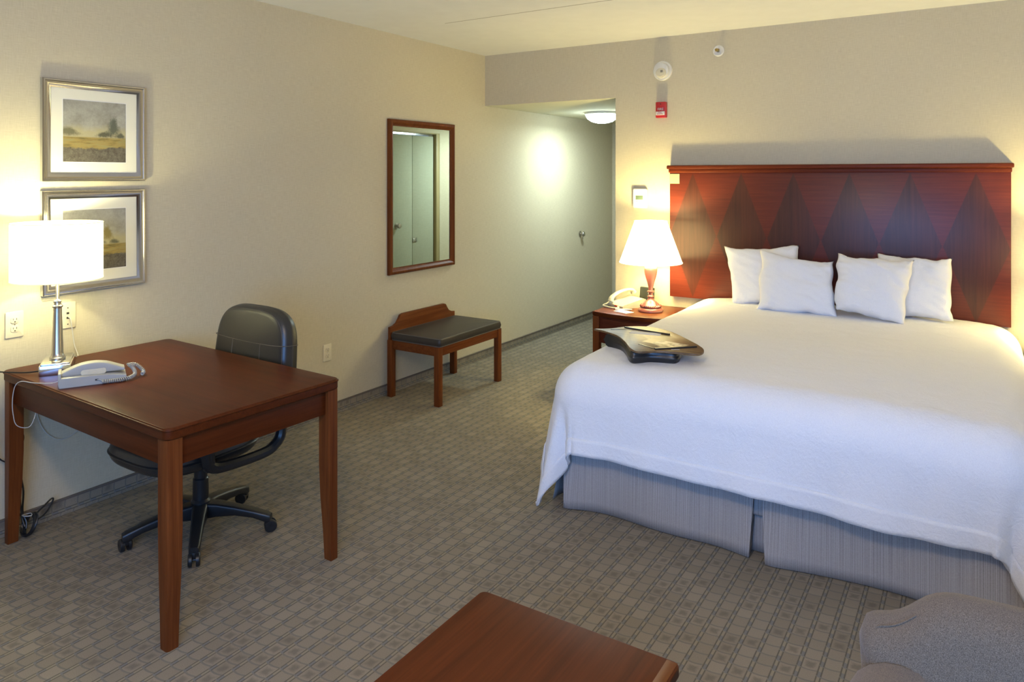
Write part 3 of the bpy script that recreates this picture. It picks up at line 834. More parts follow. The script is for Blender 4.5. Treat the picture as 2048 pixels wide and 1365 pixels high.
def table_lamp(x, y, z, label):
    t = empty('bedside_lamp', (x, y, z), label=label, cat='lamp', group='rose ceramic bedside lamps')
    prof = [(0.0, 0), (0.088, 0.0), (0.090, 0.008), (0.086, 0.020), (0.078, 0.026), (0.070, 0.032), (0.072, 0.040), (0.070, 0.046),
            (0.062, 0.052), (0.055, 0.060), (0.042, 0.072), (0.026, 0.082), (0.020, 0.092), (0.019, 0.100), (0.024, 0.106), (0.022, 0.112),
            (0.015, 0.118), (0.016, 0.134), (0.025, 0.140), (0.025, 0.147), (0.017, 0.150), (0.016, 0.158)]
    obj('base', lathe(prof, 48), M['rose'], t)
    body = [(0.0, 0.150), (0.016, 0.152), (0.018, 0.175), (0.025, 0.205), (0.036, 0.240), (0.044, 0.270), (0.047, 0.295), (0.046, 0.312), (0.040, 0.322),
            (0.030, 0.327), (0.029, 0.333), (0.032, 0.338), (0.030, 0.346), (0.020, 0.352), (0.012, 0.356), (0.0, 0.358)]
    obj('vase_body', lathe(body, 48), M['rose'], t)
    bm = bmesh.new()
    for i in range(30):
        a = 2*PI*i/30; d = 2*PI/30
        tube([(0.070*math.cos(a), 0.070*math.sin(a), 0.033), (0.0745*math.cos(a+d*0.7), 0.0745*math.sin(a+d*0.7), 0.040), (0.069*math.cos(a+d*1.4), 0.069*math.sin(a+d*1.4), 0.047)], 0.0045, 6, bm, smooth=3)
    obj('rope_ring', bm, M['rose'], t)
    obj('stem', lathe([(0.0, 0.355), (0.007, 0.355), (0.007, 0.42), (0.016, 0.42), (0.016, 0.455), (0.0, 0.455)], 16), M['brass'], t)
    obj('bulb', lathe([(0.0, 0.452), (0.013, 0.455), (0.014, 0.47), (0.028, 0.50), (0.030, 0.515), (0.022, 0.535), (0.0, 0.545)], 20), M['bulb2'], t)
    sh = lathe([(0.2215, 0.352), (0.2215, 0.356), (0.115, 0.648)], 64, cap=False)
    o = obj('lamp_shade', sh, M['shade2'], t)
    m = o.modifiers.new('thick', 'SOLIDIFY'); m.thickness = 0.002
    for r, zz in ((0.2218, 0.353), (0.1152, 0.648)):
        obj('shade_trim', tube([(r*math.cos(2*PI*i/64), r*math.sin(2*PI*i/64), zz) for i in range(65)], 0.0028, 6), M['shade2'], o)
    bm = tube([(0.10, 0, 0.64), (0, 0, 0.60), (-0.10, 0, 0.64)], 0.0015, 6); tube([(0.024, 0, 0.455), (0.045, 0, 0.52), (0, 0, 0.60), (-0.045, 0, 0.52), (-0.024, 0, 0.455)], 0.0012, 6, bm, smooth=5)
    obj('harp', bm, M['brass'], t)
    light('bedside_bulb_light', 'POINT', (0, 0, 0.60), *pc('bed', P_BED), parent=t, shadow_soft_size=0.025)
    return t
table_lamp(1.650, -0.290, 0.62, 'lit rose ceramic lamp with a white cone shade left of the bed')
table_lamp(4.180, -0.290, 0.62, 'lit rose ceramic lamp on the nightstand right of the bed')

def phone_bedside(x, y, z, rz):
    t = empty('bedside_telephone', (x, y, z), rz, 'cream telephone with a red label on the left nightstand', 'telephone')
    # local: front towards -y; the handset lies along the left (-x) side
    def side(xx): return [(xx, -0.105, 0.0), (xx, 0.105, 0.0), (xx, 0.105, 0.058), (xx, 0.085, 0.064), (xx, -0.095, 0.026), (xx, -0.105, 0.018)]
    bm = rings([side(-0.090), side(-0.086), side(0.086), side(0.090)], cap=True)
    obj('body', bm, M['cream'], t)
    obj('red_label', box((-0.012, -0.107, 0.006), (0.032, -0.104, 0.018), 0.001), M['redlabel'], t)
    mt = Matrix.Rotation(math.atan2(0.038, 0.18), 4, 'X')
    bm = bmesh.new()
    for i in range(3):
        for j in range(4): box((0.012+i*0.021, -0.070+j*0.022, 0.0385), (0.027+i*0.021, -0.056+j*0.022, 0.0445), 0.002, bm=bm, mtx=mt)
    obj('keypad', bm, M['white'], t)
    pts = [(-0.058, -0.105, 0.040), (-0.058, -0.095, 0.066), (-0.058, -0.045, 0.094), (-0.058, 0.03, 0.112), (-0.058, 0.085, 0.108), (-0.058, 0.105, 0.088)]
    cs = catmull([Vector(p) for p in pts], 6)
    rs = []
    for i, p in enumerate(cs):
        q = i/(len(cs)-1); e = max(0, abs(q-0.5)*2-0.45)/0.55
        w_ = 0.022+0.006*e; h_ = 0.012+0.010*e
        d = (cs[min(i+1, len(cs)-1)]-cs[max(i-1, 0)]).normalized(); up = Vector((1, 0, 0)).cross(d)
        rs.append([p+Vector((1, 0, 0))*w_*math.cos(2*PI*k/16)+up*h_*math.sin(2*PI*k/16) for k in range(16)])
    obj('handset', rings(rs), M['cream'], t)
    c = [(-0.058, -0.112, 0.045), (-0.062, -0.135, 0.025), (-0.085, -0.150, 0.010), (-0.110, -0.120, 0.008), (-0.075, -0.165, 0.008), (0.0, -0.170, 0.008), (0.052, -0.150, 0.008), (0.060, -0.120, 0.008), (0.03, -0.108, 0.010)]
    obj('handset_cord', tube(c, 0.0055, 8, smooth=8), M['cream'], t)
    return t
phone_bedside(1.425, -0.195, 0.62, math.radians(-30))
t = empty('alarm_clock', (1.528, -0.075, 0.62), math.radians(-8), 'small square black alarm clock behind the rose lamp on the nightstand', 'alarm clock')
t.rotation_euler = (math.radians(-7), 0, math.radians(-8))
obj('body', box((-0.058, -0.012, 0.012), (0.058, 0.018, 0.135), 0.008), M['black_pl'], t)
obj('face', box((-0.050, -0.0145, 0.020), (0.050, -0.011, 0.127), 0.002), plain('clock_face', (0.03, 0.032, 0.028), 0.25), t)
bm = box((0.018, -0.0155, 0.085), (0.026, -0.0142, 0.103)); box((0.030, -0.0155, 0.085), (0.038, -0.0142, 0.103), bm=bm)
obj('printed_mark', bm, M['grey_pl'], t, smooth=False)
obj('foot', box((-0.030, -0.022, 0.0), (0.030, 0.030, 0.016), 0.004), M['black_pl'], t)
t = empty('notepad', (1.500, -0.425, 0.62), math.radians(-22), 'small white notepad in front of the telephone on the nightstand', 'notepad')
bm = bmesh.new()
for i in range(5):
    m = Matrix.Rotation(random.uniform(-0.02, 0.02), 4, 'Z'); box((-0.062, -0.040, 0.0003+i*0.0008), (0.062, 0.040, 0.0010+i*0.0008), bm=bm, mtx=m)
obj('sheets', bm, M['paper'], t, smooth=False)
obj('printed_mark', box((-0.010, -0.028, 0.0042), (-0.003, -0.021, 0.0046)), M['redlabel'], t, smooth=False)
t = empty('pen', (1.475, -0.372, 0.6285), math.radians(25), 'white pen lying across the notepad on the nightstand', 'pen')
obj('barrel', tube([(-0.06, 0, 0), (0.045, 0, 0), (0.055, 0, 0), (0.062, 0, 0)], [0.0042, 0.0042, 0.0038, 0.001], 10), M['white'], t)
obj('clip', box((-0.058, -0.001, 0.003), (-0.025, 0.001, 0.0055)), M['chrome'], t)
# dark phone body on the right nightstand, at the edge of the photo
t = empty('bedside_radio', (3.99, -0.22, 0.62), math.radians(8), 'rounded black radio on the right nightstand at the edge of the photo', 'radio')
obj('body', pad(rrect(0.17, 0.12, 0.035), 0.0, 0.075, 0.022, 0.003), M['black_pl'], t)
obj('dial_panel', box((-0.06, -0.0625, 0.02), (0.06, -0.058, 0.055), 0.003), M['lcd'], t)

# ------------------------------------------------------------------ desk
DZ = 0.75
D = empty('desk', (0.722, -3.420, 0), math.radians(-2.3), 'mahogany writing desk on square legs in the left foreground', 'desk')
w2, d2 = 0.652, 0.380
obj('tabletop', pad(rrect(2*w2, 2*d2, 0.028, 8), 0.708, DZ, 0.006), M['mah_x'], D, angle=25)
obj('top_bead', tube([(x, y, DZ-0.008) for x, y in rrect(2*w2+0.001, 2*d2+0.001, 0.0285, 8)]+[(w2+0.0005, d2-0.028, DZ-0.008)], 0.0035, 8), M['mah_x'], D)
ins = 0.022
for nm, a, b, mt in (('apron', (-w2+ins, -d2+ins, 0.610), (w2-ins, -d2+ins+0.02, 0.709), 'mah_x'), ('apron', (-w2+ins, d2-ins-0.02, 0.610), (w2-ins, d2-ins, 0.709), 'mah_x'),
                     ('apron', (-w2+ins, -d2+ins, 0.610), (-w2+ins+0.02, d2-ins, 0.709), 'mah_y'), ('apron', (w2-ins-0.02, -d2+ins, 0.610), (w2-ins, d2-ins, 0.709), 'mah_y')):
    obj(nm, box(a, b, 0.001), M[mt], D)
def desk_leg(sx, sy):
    # square leg with a rounded outer corner, gently tapered on its inner faces near the foot
    s0 = 0.056; rs = []
    for z, k in ((0.0, 0.72), (0.12, 0.80), (0.26, 0.93), (0.40, 1.0), (0.708, 1.0)):
        s = s0*k
        x0, y0 = sx*(w2-0.006), sy*(d2-0.006)
        q = [(0, s), (0, 0.010), (0.003, 0.003), (0.010, 0), (s, 0), (s, s)]
        rs.append([(x0-sx*a, y0-sy*b, z) for a, b in q])
    return rings(rs)
for sx in (-1, 1):
    for sy in (-1, 1): obj('leg', desk_leg(sx, sy), M['cherry_z'], D, angle=40)

# ------------------------------------------------------------------ desk lamp
t = empty('desk_lamp', (0.249, -3.637, DZ), math.radians(-31), 'lit nickel table lamp with a white drum shade at the desk\'s left end', 'lamp')
bm = prism(rrect(0.205, 0.118, 0.004, 3), 0.0, 0.042, 0.002); prism(rrect(0.195, 0.108, 0.004, 3), 0.042, 0.049, 0.002, bm=bm)
obj('base', bm, M['chrome'], t)
obj('pole', lathe([(0.0, 0.049), (0.030, 0.049), (0.032, 0.056), (0.026, 0.062), (0.024, 0.070), (0.0225, 0.074), (0.0165, 0.270), (0.0205, 0.274), (0.021, 0.280),
                  (0.015, 0.284), (0.0135, 0.292), (0.0165, 0.296), (0.0165, 0.301), (0.010, 0.305), (0.0075, 0.310), (0.0075, 0.430), (0.015, 0.432), (0.015, 0.465), (0, 0.465)], 40), M['nickel'], t)
obj('bulb', lathe([(0.0, 0.460), (0.013, 0.465), (0.014, 0.48), (0.028, 0.51), (0.030, 0.525), (0.022, 0.545), (0.0, 0.555)], 20), M['bulb'], t)
o = obj('lamp_shade', lathe([(0.175, 0.395), (0.175, 0.643)], 72, cap=False), M['shade'], t)
m = o.modifiers.new('thick', 'SOLIDIFY'); m.thickness = 0.002
for zz in (0.396, 0.642): obj('shade_trim', tube([(0.1755*math.cos(2*PI*i/72), 0.1755*math.sin(2*PI*i/72), zz) for i in range(73)], 0.0022, 6), M['shadetrim'], o)
bm = bmesh.new()
for k in range(3):
    a = 2*PI*k/3; tube([(0, 0, 0.60), (0.173*math.cos(a), 0.173*math.sin(a), 0.635)], 0.0014, 6, bm)
tube([(0.022, 0, 0.465), (0.04, 0, 0.53), (0, 0, 0.60), (-0.04, 0, 0.53), (-0.022, 0, 0.465)], 0.0012, 6, bm, smooth=5)
obj('harp', bm, M['nickel'], t)
light('desk_lamp_bulb_light', 'POINT', (0, 0, 0.585), *pc('desk', P_DESK), parent=t, shadow_soft_size=0.02)
def inlocal(root, pts):
    mi = (Matrix.Translation(root.location) @ root.rotation_euler.to_matrix().to_4x4()).inverted()
    return [mi @ Vector(p) for p in pts]
lampcord = [(0.255, -3.715, 0.762), (0.215, -3.745, 0.757), (0.15, -3.780, 0.756), (0.105, -3.806, 0.757), (0.075, -3.820, 0.750), (0.060, -3.820, 0.71), (0.052, -3.812, 0.60), (0.045, -3.79, 0.50), (0.030, -3.775, 0.42), (0.022, -3.77, 0.36), (0.030, -3.74, 0.33)]
obj('power_cord', tube(inlocal(t, lampcord), 0.0032, 8, smooth=6), M['black_pl'], t)

# ------------------------------------------------------------------ desk telephone
u_ = Vector((0.45, 0.89, 0)).normalized()
t = empty('desk_telephone', (0.572, -3.652, DZ), math.atan2(u_.y, u_.x), 'cream slimline telephone with a coiled cord on the desk', 'telephone')
# local x = along the body, -y = the long side facing the room
def tprof(y, k=1.0):
    return [(-0.118, y, 0.0), (0.105, y, 0.0), (0.118, y, 0.012), (0.117, y, 0.026*k), (0.07, y, 0.034*k), (0.0, y, 0.038*k), (-0.07, y, 0.040*k), (-0.108, y, 0.040*k), (-0.120, y, 0.034*k), (-0.122, y, 0.010)]
bm = rings([tprof(-0.050, 0.94), tprof(-0.046), tprof(0.046), tprof(0.050, 0.94)])
obj('body', bm, M['phone_grey'], t)
obj('end_cap', box((-0.1235, -0.047, 0.012), (-0.112, 0.047, 0.058), 0.003), M['phone_grey'], t)
hs = [(-0.112, 0.048), (-0.085, 0.060), (-0.045, 0.074), (0.0, 0.078), (0.045, 0.072), (0.085, 0.056), (0.112, 0.044)]
hc = catmull([Vector((x, 0, z)) for x, z in hs], 5)
rs = []
for i, p in enumerate(hc):
    q = i/(len(hc)-1); e = max(0, abs(q-0.5)*2-0.35)/0.65
    top = p.z+0.006; bot = 0.039
    bot = min(bot, top-0.010); w_ = 0.026+0.004*e
    sec = rrect(2*w_, top-bot, min(0.007, (top-bot)*0.45), 3, 0, (top+bot)/2)
    rs.append([(p.x, a, b) for a, b in sec])
obj('handset', rings(rs), M['phone_grey'], t, angle=50)
obj('keypad_grip', pad([(a, b) for a, b in rrect(0.092, 0.022, 0.010)], 0.0, 0.008, 0.003, mtx=Matrix.Translation((0.0, -0.020, 0.047)) @ Matrix.Rotation(PI/2, 4, 'X')), M['ivory'], t)
bm = bmesh.new()
for i in range(13): box((-0.022+i*0.0045, -0.0295, 0.040), (-0.020+i*0.0045, -0.0275, 0.050), 0.0005, bm=bm)
obj('grip_ridges', bm, M['ivory'], t)
obj('cord_jack', box((0.005, -0.052, 0.016), (0.017, -0.048, 0.022)), M['darkslot'], t, smooth=False)
# coiled handset cord: a helix along a path round the far end
path = catmull([Vector(p) for p in ((0.030, -0.058, 0.010), (0.060, -0.062, 0.010), (0.095, -0.062, 0.010), (0.130, -0.050, 0.011), (0.150, -0.022, 0.016), (0.148, 0.008, 0.030), (0.135, 0.018, 0.045))], 40)
def helix(path, R, turns):
    out = []; n = len(path)
    for i, p in enumerate(path):
        d = (path[min(i+1, n-1)]-path[max(i-1, 0)]).normalized(); a = Vector((0, 0, 1)).cross(d).normalized(); b = d.cross(a)
        th = 2*PI*turns*i/n; out.append(p+a*R*math.cos(th)+b*R*math.sin(th))
    return out
bm = tube(helix(path, 0.0062, 30), 0.0021, 6)
tube([(0.012, -0.051, 0.019), (0.022, -0.056, 0.018), (0.030, -0.060, 0.012)], 0.002, 6, bm, smooth=4)
path2 = catmull([Vector(p) for p in ((0.125, 0.010, 0.050), (0.150, 0.022, 0.048), (0.172, 0.020, 0.032), (0.185, 0.005, 0.016), (0.178, -0.008, 0.010))], 40)
tube(helix(path2, 0.0062, 16), 0.0021, 6, bm)
obj('coiled_cord', bm, M['phone_grey'], t)
line = [(0.500, -3.750, 0.765), (0.470, -3.770, 0.756), (0.400, -3.800, 0.754), (0.345, -3.822, 0.757), (0.315, -3.832, 0.735), (0.300, -3.835, 0.68), (0.292, -3.83, 0.62), (0.290, -3.815, 0.565), (0.305, -3.775, 0.55), (0.315, -3.755, 0.60), (0.320, -3.745, 0.68)]
obj('line_cord', tube(inlocal(t, line), 0.0016, 6, smooth=6), M['capcord'], t)
t = empty('telephone_cable', (0.02, -3.49, 0.4), label='thin white telephone cable hanging in a loop on the wall under the desk', cat='cable')
obj('cable', tube(inlocal(t, [(0.012, -3.62, 0.62), (0.012, -3.61, 0.50), (0.012, -3.58, 0.42), (0.012, -3.535, 0.372), (0.012, -3.49, 0.358), (0.012, -3.44, 0.375), (0.012, -3.38, 0.42), (0.012, -3.32, 0.50), (0.012, -3.30, 0.6)]), 0.0016, 6, smooth=6), M['capcord'], t)

# ------------------------------------------------------------------ cable bundle behind the left desk leg
t = empty('cable_bundle', (0.075, -3.685, 0), label='coiled bundle of black cables behind the desk leg by the wall', cat='cables')
bm = tube([(-0.035, -0.01, 0.45), (-0.03, -0.006, 0.452), (-0.025, 0.0, 0.43), (-0.032, -0.005, 0.38), (-0.035, -0.008, 0.28), (-0.025, 0.0, 0.19), (-0.028, -0.002, 0.10), (-0.01, 0.005, 0.055), (0.0, 0.0, 0.03)], 0.004, 8, smooth=6)
tube([(-0.035, -0.01, 0.44), (-0.034, 0.002, 0.40), (-0.028, -0.008, 0.30), (-0.034, -0.010, 0.18), (-0.02, -0.008, 0.08), (0.0, -0.005, 0.04)], 0.0035, 8, bm, smooth=6)
obj('hanging_cables', bm, M['black_pl'], t)
bm = bmesh.new(); rr = random.Random(2)
for k in range(5):
    ph = rr.random()*6; a_ = 0.036+rr.random()*0.008; b_ = 0.040+rr.random()*0.008
    tube([(0.012+a_*math.cos(s*2*PI/24+ph), 0.008+0.018*math.sin(s*2*PI/24+ph)+0.004*k-0.008, 0.048+b_*math.sin(s*2*PI/24+ph)*0.95) for s in range(25)], 0.0034, 6, bm)
obj('coil', bm, M['black_pl'], t)
obj('tie', tube([(-0.022+0.0, 0.010, 0.085), (-0.005, -0.014, 0.092), (0.02, -0.010, 0.093), (0.03, 0.008, 0.092), (0.0, 0.020, 0.090), (-0.022, 0.010, 0.085)], 0.0022, 6, smooth=4), M['capcord'], t)
bm = tube([(0.012, 0.02, 0.075), (0.0, 0.07, 0.10), (-0.02, 0.115, 0.115), (-0.03, 0.125, 0.10), (-0.02, 0.09, 0.06), (0.01, 0.03, 0.05)], 0.0038, 8, smooth=6)
obj('loose_loop', bm, M['black_pl'], t)
t = empty('power_plug', (0, -3.705, 0.44), label='black plug and cord on the wall behind the desk leg', cat='plug')
obj('body', box((0.0, -0.015, -0.02), (0.030, 0.02, 0.018), 0.004), M['black_pl'], t)

# ------------------------------------------------------------------ wall outlets
def outlet(y, z, w, h, label, mat='ivory', kind='duplex', s=1.0):
    t = empty('wall_outlet' if kind == 'duplex' else 'wall_jack', (0, y, z), label=label, cat='outlet' if kind == 'duplex' else 'wall jack', group='outlet plates on the left wall')
    obj('plate', prism(rrect(w, h, 0.004), 0, 0.006, 0.002, mtx=ON_LEFT), M[mat], t)
    if kind == 'duplex':
        for sz in (-1, 1):
            r = obj('receptacle', prism(rrect(0.034*s, 0.029*s, 0.010*s, cy=sz*0.020*s), 0.0055, 0.0085, 0.001, mtx=ON_LEFT), M[mat], t)
            bm = box((0.0082, -0.0080*s, (sz*0.020+0.000)*s), (0.0088, -0.0060*s, (sz*0.020+0.0085)*s)); box((0.0082, 0.0055*s, (sz*0.020)*s), (0.0088, 0.0078*s, (sz*0.020+0.0085)*s), bm=bm)
            box((0.0082, -0.0028*s, (sz*0.020-0.010)*s), (0.0088, 0.0028*s, (sz*0.020-0.005)*s), bm=bm)
            obj('slots', bm, M['darkslot'], r, smooth=False)
        obj('screw', lathe([(0.003, 0), (0.003, 0.001), (0, 0.0012)], 12, mtx=Matrix.Translation((0.006, 0, 0)) @ Matrix.Rotation(PI/2, 4, 'Y')), M['nickel'], t)
    else:
        for zz, sz in ((0.035, 0.003), (0.010, 0.006), (-0.012, 0.006), (-0.042, 0.003)):
            obj('socket', box((0.0055, -sz, zz-sz*0.8), (0.0068, sz, zz+sz*0.8), 0.0005), M['darkslot'], t)
        obj('plug_cable', tube(inlocal(t, [(0.004, y+0.002, z-0.010), (0.022, y+0.004, z-0.014), (0.024, y+0.010, z-0.06), (0.030, y+0.018, z-0.14), (0.06, y+0.020, z-0.19), (0.12, y-0.03, z-0.175), (0.18, y-0.09, z-0.171)]), 0.0022, 6, smooth=6), M['capcord'], t)
    return t
outlet(-3.701, 0.931, 0.074, 0.116, 'cream double power outlet at the photo\'s left edge beside the desk lamp')
outlet(-3.475, 0.936, 0.074, 0.122, 'cream jack plate with a plugged-in cable behind the desk lamp', kind='jack')
outlet(-1.838, 0.423, 0.070, 0.112, 'low cream power outlet between the desk and the bench')

# ------------------------------------------------------------------ framed pictures
def picture(yc, zc, w, h, mat, label, tilt=0):
    t = empty('framed_picture', (0, yc, zc), label=label, cat='picture', group='pewter framed landscape prints above the desk')
    t.rotation_euler = (tilt, 0, 0)
    prof = [(0.0, 0.0), (0.0, 0.020), (0.004, 0.026), (0.010, 0.026), (0.013, 0.023), (0.020, 0.0225), (0.030, 0.019), (0.037, 0.013), (0.040, 0.012), (0.040, 0.004)]
    bm = frame_bm(w, h, prof)
    obj('frame', bm, M['pewter'], t, angle=30)
    obj('mat_board', box((0.003, -w/2+0.030, -h/2+0.030), (0.0085, w/2-0.030, h/2-0.030)), M['mat'], t, smooth=False)
    pw = 0.300; ph = 0.295
    obj('print_bevel', box((0.0083, -pw/2-0.003, -ph/2-0.003), (0.0090, pw/2+0.003, ph/2+0.003)), M['paper'], t, smooth=False)
    obj('landscape_print', box((0.0088, -pw/2, -ph/2), (0.0096, pw/2, ph/2)), M[mat], t, smooth=False)
    return t
def frame_bm(w, h, prof):
    """mitred frame on the left wall; prof = (inset from the outer edge, height off the wall)"""
    bm = bmesh.new(); rs = []
    for a, z in prof: rs.append([bm.verts.new((z, sx*(w/2-a), sy*(h/2-a))) for sx, sy in ((-1, -1), (1, -1), (1, 1), (-1, 1))])
    for r0, r1 in zip(rs, rs[1:]):
        for i in range(4):
            j = (i+1) % 4; bm.faces.new((r0[i], r0[j], r1[j], r1[i]))
    # keep mitres crisp
    return bm
picture(-3.3485, 1.811, 0.490, 0.480, 'print_a', 'upper framed landscape print with a dark tree, above the lamp')
picture(-3.3480, 1.286, 0.490, 0.485, 'print_b', 'lower framed landscape print with a golden tree, partly behind the lampshade', math.radians(0.4))

# ------------------------------------------------------------------ wall mirror
t = empty('wall_mirror', (0, -0.862, 1.440), label='tall wood-framed mirror on the wall above the bench', cat='mirror')
prof = [(0.0, 0.0), (0.0, 0.020), (0.004, 0.028), (0.012, 0.033), (0.022, 0.033), (0.032, 0.027), (0.040, 0.017), (0.043, 0.015), (0.050, 0.013), (0.050, 0.004)]
obj('frame', frame_bm(0.786, 1.146, prof), M['cherry_z'], t, angle=30)
obj('mirror_glass', box((0.003, -0.350, -0.530), (0.009, 0.350, 0.530)), M['mirror'], t, smooth=False)

# ------------------------------------------------------------------ luggage bench
t = empty('luggage_bench', (0.275, -0.905, 0), label='low wooden luggage bench with a grey padded top under the mirror', cat='bench')
sx_, sy_ = 0.215, 0.370
pr_ = [(-0.385, 0.395), (-0.385, 0.500), (-0.345, 0.505), (-0.310, 0.520), (-0.288, 0.545), (-0.270, 0.572), (-0.245, 0.580), (0.245, 0.580), (0.270, 0.572), (0.288, 0.545), (0.310, 0.520), (0.345, 0.505), (0.385, 0.500), (0.385, 0.395)]
obj('back_panel', prism(pr_, -0.235, -0.212, 0.003, mtx=Matrix(((0, 0, 1, 0), (1, 0, 0, 0), (0, 1, 0, 0), (0, 0, 0, 1)))), M['cherry_y'], t)
for a in (-1, 1):
    for b in (-1, 1):
        obj('leg', box((a*sx_-0.022, b*sy_-0.022, 0), (a*sx_+0.022, b*sy_+0.022, 0.410), 0.003), M['cherry_z'], t)
for b in (-1, 1): obj('rail', box((-sx_+0.02, b*sy_-0.010, 0.345), (sx_-0.02, b*sy_+0.012, 0.408), 0.002), M['cherry_y'], t)
for a in (-1, 1): obj('rail', box((a*sx_-0.010, -sy_+0.02, 0.345), (a*sx_+0.012, sy_-0.02, 0.408), 0.002), M['cherry_y'], t)
c = obj('cushion', pad(rrect(0.452, 0.770, 0.022, 6, cx=0.016), 0.410, 0.466, 0.012, 0.010, puff=0.004), M['vinyl'], t)
bm = bmesh.new()
for zz, ex in ((0.464, -0.010), (0.413, -0.008)):
    q = [(x, y, zz) for x, y in rrect(0.452+ex*2+0.01, 0.770+ex*2+0.01, 0.022, 6, cx=0.016)]; tube(q+[q[0]], 0.0028, 6, bm)
obj('piping', bm, M['piping'], c)

# knob on the hallway wall
t = empty('door_stop_knob', (0, 1.805, 0.964), label='small round metal knob on the left hallway wall', cat='knob')
obj('knob', knob_bm(0.028, 0.055), M['nickel'], t, rot=(0, PI/2, 0))
obj('pull_tab', box((0.030, -0.006, -0.052), (0.036, 0.006, -0.020), 0.002), M['nickel'], t)

# ------------------------------------------------------------------ office chair
CH_ = empty('office_chair', (0.695, -3.245, 0), 0, 'black leather office chair tucked under the far side of the desk', 'office chair')
for k in range(5):
    a = math.radians(33+72*k); m = Matrix.Rotation(a, 4, 'Z'); rs = []
    for x, w_, z1, h_ in ((0.02, 0.034, 0.135, 0.070), (0.08, 0.031, 0.132, 0.058), (0.16, 0.027, 0.118, 0.040), (0.24, 0.024, 0.100, 0.034), (0.30, 0.022, 0.084, 0.040), (0.315, 0.018, 0.078, 0.036)):
        rs.append([(x, p, q) for p, q in rrect(2*w_, h_, min(0.010, h_*0.4), 3, 0, z1-h_/2)])
    lg = obj('base_leg', rings(rs, mtx=m), M['black_pl'], CH_)
    cx_, cy_ = 0.300*math.cos(a), 0.300*math.sin(a); sw = a*1.7+0.6*k
    mc = Matrix.Translation((cx_, cy_, 0)) @ Matrix.Rotation(sw, 4, 'Z')
    bm = bmesh.new()
    for s in (-1, 1):
        lathe([(0.0, 0.0), (0.012, 0.002), (0.024, 0.001), (0.027, -0.003), (0.027, -0.014), (0.0, -0.016)], 24, bm, mc @ Matrix.Translation((0.012, s*0.022, 0.027)) @ Matrix.Rotation(-s*PI/2, 4, 'X'))
    tube([(0.012, -0.02, 0.027), (0.012, 0.02, 0.027)], 0.006, 8, bm, mc)
    box((-0.014, -0.008, 0.030), (0.018, 0.008, 0.056), 0.003, bm, mtx=mc); tube([(0, 0, 0.045), (0, 0, 0.075)], 0.008, 8, bm, mc)
    cs_ = obj('caster', bm, M['black_pl'], lg)
obj('column', lathe([(0.0, 0.075), (0.040, 0.075), (0.042, 0.14), (0.034, 0.150), (0.033, 0.24), (0.028, 0.245), (0.028, 0.33), (0.022, 0.335), (0.022, 0.39), (0, 0.39)], 28), M['black_pl'], CH_)
obj('seat_mechanism', box((-0.09, -0.14, 0.345), (0.09, 0.12, 0.378), 0.01), M['black_pl'], CH_)
st = []
for k in range(48):
    a = 2*PI*k/48; c_, s_ = math.cos(a), math.sin(a)
    st.append((0.265*math.copysign(abs(c_)**0.62, c_), -0.075+0.265*math.copysign(abs(s_)**0.62, s_)))
obj('seat', pad(st, 0.372, 0.475, 0.046, 0.012, puff=0.006), M['leather'], CH_)
bk = []
for k in range(64):
    a = 2*PI*k/64; c_, s_ = math.cos(a), math.sin(a)
    e = 0.50 if s_ > 0 else 0.62
    zz = 0.225*math.copysign(abs(s_)**e, s_)
    wx = (0.262+0.018*(-zz/0.225 if zz < 0 else -zz*0.9/0.225))*math.copysign(abs(c_)**0.60, c_)
    bk.append((wx, zz))
mb = Matrix.Translation((-0.005, 0.292, 0.742)) @ Matrix.Rotation(math.radians(-6), 4, 'X') @ Matrix(((1, 0, 0, 0), (0, 0, -1, 0), (0, 1, 0, 0), (0, 0, 0, 1)))
bk_o = obj('backrest', pad(bk, -0.055, 0.045, 0.036, 0.010, puff=0.004, mtx=mb), M['leather'], CH_)
bm = bmesh.new()
def onback(pts, r=0.0016): tube([mb @ Vector((x, z, y)) for x, z, y in pts], r, 6, bm, smooth=4)
onback([(-0.266, 0.070, -0.005), (-0.262, 0.068, 0.02), (-0.240, 0.066, 0.043), (-0.15, 0.062, 0.050), (0, 0.058, 0.053), (0.15, 0.058, 0.050), (0.240, 0.062, 0.043), (0.262, 0.064, 0.02), (0.266, 0.066, -0.03)])
onback([(-0.10, 0.060, 0.052), (-0.102, -0.02, 0.053), (-0.10, -0.12, 0.051)]); onback([(0.10, 0.060, 0.052), (0.102, -0.02, 0.053), (0.10, -0.12, 0.051)])
rim = [(x*0.93, z*0.93, 0.039) for x, z in bk]; onback(rim+[rim[0]], 0.0012)
obj('stitching', bm, M['stitch'], bk_o)
obj('back_bracket', tube([(0, 0.05, 0.385), (0, 0.20, 0.385), (0, 0.285, 0.43), (0, 0.320, 0.55), (0, 0.335, 0.68)], 0.022, 10, smooth=5, mtx=Matrix.Scale(1, 4)), M['black_pl'], CH_)
for s in (-1, 1):
    bm = tube([(s*0.10, -0.10, 0.395), (s*0.22, -0.13, 0.392), (s*0.285, -0.155, 0.400), (s*0.300, -0.165, 0.44), (s*0.302, -0.175, 0.52)], 0.022, 10, smooth=5)
    tube([(s*0.300, -0.185, 0.52), (s*0.300, -0.182, 0.46), (s*0.298, -0.165, 0.415), (s*0.297, -0.12, 0.390), (s*0.297, 0.00, 0.380), (s*0.297, 0.11, 0.380), (s*0.298, 0.160, 0.395), (s*0.299, 0.195, 0.43), (s*0.300, 0.200, 0.50), (s*0.300, 0.175, 0.550), (s*0.300, 0.11, 0.570), (s*0.300, 0.0, 0.575), (s*0.300, -0.11, 0.572), (s*0.300, -0.165, 0.56), (s*0.300, -0.185, 0.52)], 0.023, 10, bm, smooth=5)
    obj('armrest', bm, M['black_pl'], CH_)

